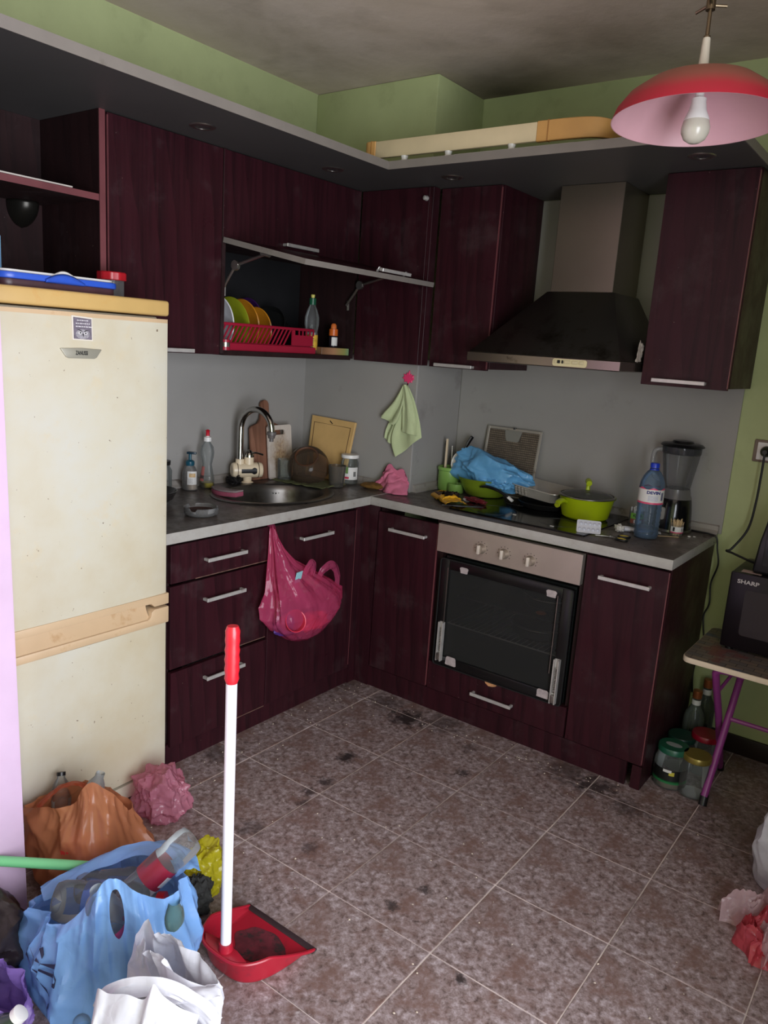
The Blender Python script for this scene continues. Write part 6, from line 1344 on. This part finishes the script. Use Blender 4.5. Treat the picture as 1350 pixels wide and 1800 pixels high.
for q in range(3): rc.tube([(.912 + (.0085 + .0035 * 0) * cos(a + q * 2.1) * .8 + .006 * cos(q * 2.1), -1.722 + .6 * ((.0085) * cos(a + q * 2.1) * .8 + .006 * cos(q * 2.1)), 0.326 - .02 + .010 * sin(a + q * 2.1) + .009 * sin(q * 2.1)) for a in [k * .35 for k in range(14)]], .0009, 5)
part(t, 'printed_symbol', rc, mat('ink_blue', 0), smooth=0, label='blue printed recycling mark')
wf2 = MB()
for k in range(10): wf2.box(0, .002, k * .004, k * .004 + (.0016 if k % 3 else .0026), 0, .022)
wf2.xf(LOC(.735, -1.785, .11) @ ROT('Z', -40)); part(t, 'barcode', wf2, m_blackmat, smooth=0)
pet_bottle('empty_bottle', 'clear grey bottle in the mouth of the white bag', (.895, -1.690, .296), aim((.895, -1.690, .296), (.79, -1.72, .25)), .17, .030, mat('cap_red', 0), None)
single('printed_packet', 'red and yellow packet in the handle hole of the white bag', 'packet', crumple((0, 0, .03), (.028, .022, .026), 4, .2, 2, 28, 20), mat('packet_redyel', srgb(150, 84, 50), .4, var=.6, vs=18), loc=(.868, -1.735, .262))
# --- lilac bag in the bottom left corner
rim = [(0.575, -1.730, 0.115), (0.572, -1.765, 0.165), (0.545, -1.795, 0.205), (0.503, -1.815, 0.225), (0.455, -1.825, 0.225), (.40, -1.82, .20), (.375, -1.78, .19), (.39, -1.735, .20), (.44, -1.71, .205), (.50, -1.70, .19), (.55, -1.705, .14)]
rim = [(x - .06, y - .06, z * .76) for x, y, z in rim]
t = thing('lilac_carrier_bag', 'lilac purple carrier bag of bottles in the bottom left corner', 'bag', (.44, -1.83, 0), world=True)
part(t, 'bag_body', bag_mesh(rim, (.415, -1.83), .10, .08, .015, 13, .014, .012, 120, 60, gather=7), m_lilacbag, smooth=45)
part(t, 'handle', ribbon([(.385, -1.89, .16), (.445, -1.895, .18), (.495, -1.865, .165), (.53, -1.825, .12), (.54, -1.79, .07)], .03, (.6, -.8, .2), 6, .25), m_lilacbag, smooth=45)
pet_bottle('empty_bottle', 'clear bottle with bright blue cap standing in the lilac bag', (.430, -1.855, .01), (4, -6, 0), .215, .034, mat('cap_bright_blue', srgb(20, 80, 220), .35), None)
pet_bottle('empty_bottle', 'dark green bottle with white cap lying in the lilac bag', (.490, -1.900, .03), (-14, 40, 28), .17, .036, mat('cap_white', srgb(226, 226, 224), .4), None, mat('dark_green_glass', srgb(44, 56, 50), .2))
# --- dark bag and green broom handle at the left edge
single('dark_rubbish_bag', 'dark grey rubbish bag at the left edge below the lilac wall', 'bag', crumple((0, 0, .085), (.13, .10, .10), 21, .18, 1.6, 60, 40, zmin=0.001), film('dark_film', srgb(52, 44, 46), .92, .3, .2, .4, 20), loc=(.225, -1.735, 0), smooth=45)
single('broom_handle', 'green broom handle lying across behind the blue bag', 'broom handle', MB().tube([(-.34, -.30, .028), (0, 0, 0), (.115, .101, -.0095)], .0125, 14), mat('green_paint_stick', srgb(110, 186, 130), .4), loc=(.215, -1.592, .192))
# --- crumpled pink, yellow bags, black net
single('pink_film_bag', 'crumpled pale pink plastic bag on the floor at the fridge corner', 'bag', crumple((0, 0, .060), (.092, .076, .085), 31, .27, 2.0, 96, 64, zmin=.001, fine=.08), m_palepink, loc=(.035, -1.075, 0), smooth=28)
single('yellow_film_bag', 'crumpled yellow plastic bag behind the blue bag', 'bag', crumple((0, 0, .055), (.052, .058, .085), 35, .28, 1.8, 80, 54, zmin=.001, fine=.08), m_yellowbag, loc=(.412, -1.225, 0), smooth=28)
nt = crumple((0, 0, .045), (.034, .045, .055), 41, .3, 3.0, 40, 30, zmin=.001); single('black_net', 'black netting scrap between the blue and yellow bags', 'net', nt, mat('net_black', srgb(28, 28, 26), .8, var=.6, vs=90, bump=1, bs=120), loc=(.455, -1.292, 0))
# --- dustpan
m_dp = mat('dustpan_red', srgb(158, 26, 44), .36, var=.08, vs=8, dirt=srgb(110, 36, 46), ds=9, dcut=.6)
t = thing('dustpan', 'red long-handled dustpan with white pole standing on the floor', 'dustpan', (.662, -1.30, 0), world=True)
DX, DYF = .662, -1.186
def dpan(u, v):  # u around the back from left lip to right lip, v from inner floor centre to rim
    a = pi * (1 - u)  # left -> back -> right
    ex = abs(cos(a)) ** .62 * (1 if cos(a) > 0 else -1); sy = sin(a) ** .75
    w = .112; dep = .205; h = .066 * min(1, (sin(a) * 1.75)) ** .8
    X = DX + ex * w; Y = DYF - sy * dep
    if v < .55: 
        k = v / .55; k2 = k; fx = DX + (X - DX) * k2 * .93; fy = DYF + (Y - DYF) * k2 * .95 ; return (fx, fy, .003 + .003 * (1 - k2) * 0)
    k = (v - .55) / .45; fl_ = .93 + .10 * k; fy = .95 + .10 * k
    return (DX + (X - DX) * fl_, DYF + (Y - DYF) * fy, .003 + h * min(1, k * 1.12) if k < .9 else .003 + h)
pan = part(t, 'pan', MB().grid(dpan, 48, 24), m_dp, solid=.003, smooth=50)
part(pan, 'rubber_lip', MB().box(DX - .120, DX + .120, DYF - .012, DYF + .006, .0006, .006), mat('lip_dark', srgb(50, 34, 38), .6), bevel=.002)
rimc = [dpan(k / 40, 1) for k in range(41)]; part(pan, 'rim', MB().tube(rimc, .0045, 8), m_dp)
hb_ = MB().prism([(.07 * cos(2 * pi * k / 24), .034 * sin(2 * pi * k / 24)) for k in range(24)], .052, .071); 
hb_ = MB().prism([(DX - .075, -1.372), (DX - .05, -1.392), (DX, -1.402), (DX + .05, -1.392), (DX + .075, -1.372), (DX + .03, -1.362), (DX - .03, -1.362)], .052, .070); part(pan, 'rear_bridge', hb_, m_dp, bevel=.004)
dm = MB().grid(lambda u, v: (DX + .01 + v * (.072 + .02 * nz(u * 9, 3)) * cos(2 * pi * u), DYF - .085 + v * (.055 + .02 * nz(u * 7 + 4, 1)) * sin(2 * pi * u), .0062 + .0025 * (1 - v) * (1 + nz(u * 9, v * 9))), 40, 10, cu=True); part(pan, 'dust', dm, mat('pan_dirt', srgb(92, 26, 38), .95, var=.6, vs=26, dirt=srgb(40, 30, 30), ds=30, dcut=.5))
p0, p1 = Vector((.668, -1.378, .060)), Vector((.634, -1.350, .855)); dd = (p1 - p0).normalized()
part(t, 'socket', MB().tube([p0 - dd * .012, p0 + dd * .028], [.019, .0165], 16), m_dp)
pl = part(t, 'pole', MB().tube([p0, p0.lerp(p1, .5), p0.lerp(p1, .84)], .0125, 16), mat('white_pole', srgb(228, 224, 230), .35, var=.03, dirt=srgb(170, 160, 160), ds=10, dcut=.68))
gp = [p0.lerp(p1, .835 + .165 * k / 12) for k in range(13)]; part(pl, 'grip', MB().tube(gp, [.0125, .0165, .0150, .0170, .0152, .0172, .0152, .0170, .0150, .0168, .0158, .0165, .0125], 16), mat('grip_red', srgb(206, 30, 44), .35, coat=.2))

# ================================================================ pink bag hanging on the sink cabinet
t = thing('hanging_pink_bag', 'pink see-through carrier bag hanging on the sink cupboard door', 'bag', (-.11, -.35, .32), world=True)
SEC = [(.312, -.285, .012, .010), (.322, -.29, .050, .030), (.35, -.31, .095, .050), (.40, -.325, .145, .066), (.45, -.322, .182, .072), (.50, -.325, .185, .070), (.55, -.355, .150, .062), (.60, -.395, .105, .050), (.65, -.425, .062, .036), (.70, -.440, .034, .024), (.75, -.451, .018, .014), (.79, -.456, .010, .010)]
def hang(u, v):
    f = v * (len(SEC) - 1); i = min(int(f), len(SEC) - 2); k = f - i; k = k * k * (3 - 2 * k) * .5 + k * .5; z, cy, w, d = [SEC[i][q] + (SEC[i + 1][q] - SEC[i][q]) * k for q in range(4)]
    a = 2 * pi * u; ru = crease(cos(a) * 1.4 + 1, sin(a) * 1.4, v * 2.2); vert = crease(cos(a) * 3, sin(a) * 3, v * .8)
    s = 1 + .30 * ru * (1 - .5 * v) + .34 * vert * v
    x = max(AX + .006 + d + d * sin(a) * s, AX + .003)
    return (x, cy + w * cos(a) * s, z + .010 * ru)
part(t, 'bag_body', MB().grid(hang, 110, 90, cu=True), m_pinkbag, smooth=40)
part(t, 'loose_handle', ribbon([(-.075, -.265, .545), (-.060, -.245, .60), (-.055, -.205, .618), (-.060, -.165, .590), (-.070, -.140, .53), (-.075, -.150, .48)], .034, (1, 0, .1), 3, .22), m_pinkbag, smooth=45)
part(t, 'loose_handle', ribbon([(-.065, -.385, .575), (-.055, -.350, .615), (-.055, -.318, .645), (-.062, -.300, .61), (-.075, -.320, .55)], .034, (1, 0, .1), 8, .22), m_pinkbag, smooth=45)
part(t, 'top_strap', ribbon([(AX - .012, -.456, .800), (AX + .004, -.456, .803), (AX + .016, -.456, .795), (AX + .022, -.453, .76), (AX + .028, -.445, .70)], .026, (0, 1, 0), 2, .2, taper=(.8, 1.6)), m_pinkbag, smooth=45)
single('bag_tag', 'small pale blue card inside the hanging pink bag', 'card', MB().box(-.001, .001, -.018, .018, -.022, .022).join(MB().box(.0012, .0014, -.008, .010, -.020, -.004)), mat('tag_blue', srgb(150, 196, 206), .5), loc=(-.042, -.405, .612), rot=(0, 12, 6))
single('paper_cup', 'crushed red cup inside the hanging pink bag', 'cup', MB().lathe_open([(0, .002), (.030, .0), (.033, .003), (.040, .075), (.042, .078), (.039, .077), (.030, .006), (0, .005)], 28), mat('cup_red', srgb(206, 50, 76), .4), loc=(-.075, -.425, .43), rot=(35, 62, 20))
single('purple_packet', 'dark purple packet in the bottom left of the hanging pink bag', 'packet', crumple((0, 0, 0), (.035, .070, .045), 17, .22, 1.8, 36, 24), mat('packet_purple', srgb(76, 46, 120), .35, var=.4, vs=18), loc=(-.090, -.405, .415))
single('red_packet', 'crumpled red packet in the bottom of the hanging pink bag', 'packet', crumple((0, 0, 0), (.035, .075, .035), 19, .3, 2, 36, 24), mat('packet_red', srgb(216, 52, 60), .35, var=.3, vs=18), loc=(-.085, -.265, .395))

# ================================================================ jars and bottles under the table
def floor_jar(name, label, x, y, r, h, lidm, lidr=.92, labels=()):
    t = thing(name, label, 'jar', (x, y, .0008))
    part(t, 'jar_body', MB().lathe_open([(0, .001), (r * .9, .001), (r, .008), (r, h * .62), (r * .86, h * .76), (r * lidr * .92, h * .82), (r * lidr * .92, h * .92)], 32), m_glass)
    part(t, 'lid', MB().lathe([(r * lidr * .97, h * .86), (r * lidr, h * .87), (r * lidr, h * .97), (r * lidr * .95, h), (0, h * 1.0)], 32), lidm)
    for nm, z0, z1, a0, a1, m in labels: part(t, nm, patch(r * 1.015, h * z0, h * z1, a0, a1), m)
    return t
m_lidg = mat('lid_green', srgb(26, 84, 62), .35); m_lidgold = mat('lid_gold', srgb(132, 116, 54), .3, metal=.5); m_lidr = mat('lid_red', srgb(130, 12, 34), .35)
m_lblk = mat('label_black', srgb(18, 20, 18), .45); m_lgrn = mat('label_darkgreen', srgb(36, 112, 62), .45)
j = floor_jar('pickle_jar', 'glass jar with green lid and black green label, leftmost under the table', 1.207, .240, .058, .150, m_lidg, labels=(('label', .22, .52, -150, 20, m_lblk), ('label_band', .17, .25, -150, 20, m_lgrn)))
part(j, 'print', MB().join(patch(.0594, .058, .072, -80, -62)), mat('print_yellow', srgb(190, 180, 60), .5)); part(j, 'logo', patch(.0595, .068, .078, -100, -72), m_paper); part(j, 'lid_print', MB().lathe([(0, .1502), (.022, .1502), (.022, .1505), (0, .1505)], 24, sx=1.3, sy=.7), mat('lid_print', srgb(140, 150, 146), .5))
part(j, 'brine', MB().lathe([(0, .003), (.052, .003), (.056, .01), (.056, .024), (0, .024)], 26), mat('brine', srgb(110, 98, 84), .4))
j = floor_jar('gold_lid_jar', 'glass jar with gold lid beside the table leg', 1.292, .232, .052, .150, m_lidgold, labels=(('label', .20, .50, -30, 35, m_paper), ('label_band', .12, .20, -30, 35, m_lgrn)))
floor_jar('red_lid_jar', 'glass jar with red lid behind the gold lidded jar', 1.272, .420, .056, .150, m_lidr, labels=(('label', .30, .60, -120, 10, mat('label_grey', srgb(120, 120, 120), .5)),))
floor_jar('dark_lid_jar', 'glass jar with dark green lid between the floor bottles and the front jars', 1.196, .385, .055, .130, mat('lid_darkgreen', srgb(20, 58, 48), .35))
def wine(name, label, x, y, sc=1):
    t = thing(name, label, 'bottle', (x, y, .0008)); m_cu = mat('copper_foil', srgb(170, 100, 60), .3, metal=.6)
    part(t, 'bottle', MB().lathe_open([(0, .002), (.034, .001), (.038, .006), (.038, .150 * sc), (.034, .170 * sc), (.018, .200 * sc), (.0145, .215 * sc), (.0145, .250 * sc)], 30), clear('bottle_glass', (.55, .60, .55), .15, .04))
    c = part(t, 'cap', MB().lathe([(.0165, .232 * sc), (.0175, .236 * sc), (.0165, .244 * sc), (.0175, .248 * sc), (.0170, .262 * sc), (0, .263 * sc)], 22), m_cu); part(t, 'neck_label', patch(.0165, .205 * sc, .226 * sc, -180, 180, n=28), m_paper); return t
wine('spirit_bottle', 'clear glass bottle with copper cap, nearer of the two beside the end panel', 1.198, .520, 1.0)
wine('spirit_bottle', 'clear glass bottle with copper cap, further back against the wall', 1.212, .608, 1.08)
# --- white bag and red film bag at the right edge
rim = [(1.72, -.02, .27), (1.74, -.08, .30), (1.70, -.15, .30), (1.64, -.17, .295), (1.60, -.13, .275), (1.60, -.06, .27), (1.64, -.01, .28)]
t = thing('white_rubbish_bag', 'white rubbish bag standing at the right edge of the floor', 'bag', (1.68, -.08, 0), world=True)
part(t, 'bag_body', bag_mesh(rim, (1.675, -.085), .105, .10, .030, 23, .018, .012, 130, 60, gather=9), m_whitebag, smooth=45)
part(t, 'handle', ribbon([(1.605, -.115, .275), (1.60, -.14, .25), (1.612, -.165, .215)], .04, (0, 0, 1), 2, .25), m_whitebag, smooth=45)
single('rubbish_filling', 'rubbish filling the white bag at the right edge', 'rubbish', crumple((0, 0, .12), (.09, .085, .115), 51, .15, 1.5, 40, 28, zmin=.003), mat('rubbish_grey', srgb(180, 176, 176), .6, var=.3), loc=(1.675, -.085, 0))
t = thing('red_film_bag', 'torn red and white plastic bag lying at the right edge of the floor', 'bag', (1.60, -.38, 0), world=True)
def sheetf(cx, cy, ax_, L, Wd, h, seed):
    a = radians(ax_); ex = Vector((cos(a), sin(a), 0)); ey = Vector((-sin(a), cos(a), 0))
    def fn(u, v):
        w = Wd * (.55 + .45 * sin(pi * (.15 + .8 * u)) + .25 * nz(u * 4, seed)); p = Vector((cx, cy, 0)) + ex * (L * (u - .5)) + ey * (w * (v - .5) + .02 * nz(u * 3, seed, 5))
        p.z = max(.0015, h * (sin(pi * v) ** .7) * (.6 + .5 * sin(pi * u)) * (1 + .55 * (ridge(u * 3 + seed, v * 2.2, seed, 3) - .7))); return p
    return MB().grid(fn, 46, 34)
part(t, 'film', sheetf(1.625, -.415, -62, .17, .075, .050, 3), m_redbag, smooth=35)
part(t, 'film', sheetf(1.60, -.338, 18, .15, .060, .070, 6), m_whitefilm, smooth=35)
part(t, 'film', sheetf(1.68, -.345, 40, .16, .10, .085, 9), m_redbag, smooth=35)
part(t, 'film', sheetf(1.66, -.44, -75, .14, .045, .055, 12), m_whitefilm, smooth=35)
part(t, 'film', sheetf(1.645, -.270, 80, .11, .08, .075, 15), m_whitefilm, smooth=35)
part(t, 'film', sheetf(1.70, -.44, 10, .15, .10, .05, 18), m_redbag, smooth=35)
# --- crumbs and specks scattered over the floor
rnd = random.Random(12); cr = MB()
spots = [(rnd.uniform(-.12, 1.1), rnd.gauss(.03, .06)) for _ in range(90)] + [(rnd.gauss(-.06, .07), rnd.uniform(-.9, .05)) for _ in range(70)] + [(rnd.uniform(0, 1.6), rnd.uniform(-1.3, 0)) for _ in range(90)]
for x, y in spots:
    if x < AX + .01 or (y > BY - .004 and x < 1.1): continue
    s = rnd.uniform(.0012, .0038); h = s * .8; a = rnd.uniform(0, 3); b0 = len(cr.v)
    for k in range(4): cr.v.append((x + s * cos(a + k * pi / 2) * rnd.uniform(.6, 1.3), y + s * sin(a + k * pi / 2) * rnd.uniform(.6, 1.3), .0012))
    cr.v.append((x, y, .0012 + h)); cr.f += [(b0 + k, b0 + (k + 1) % 4, b0 + 4) for k in range(4)] + [(b0 + 3, b0 + 2, b0 + 1, b0)]
o = wsingle('floor_crumbs', 'pale crumbs and specks scattered over the tiles', 'crumbs', cr, mat('crumb_pale', srgb(186, 172, 156), .8, var=.4, vs=9), kind='stuff', smooth=0)
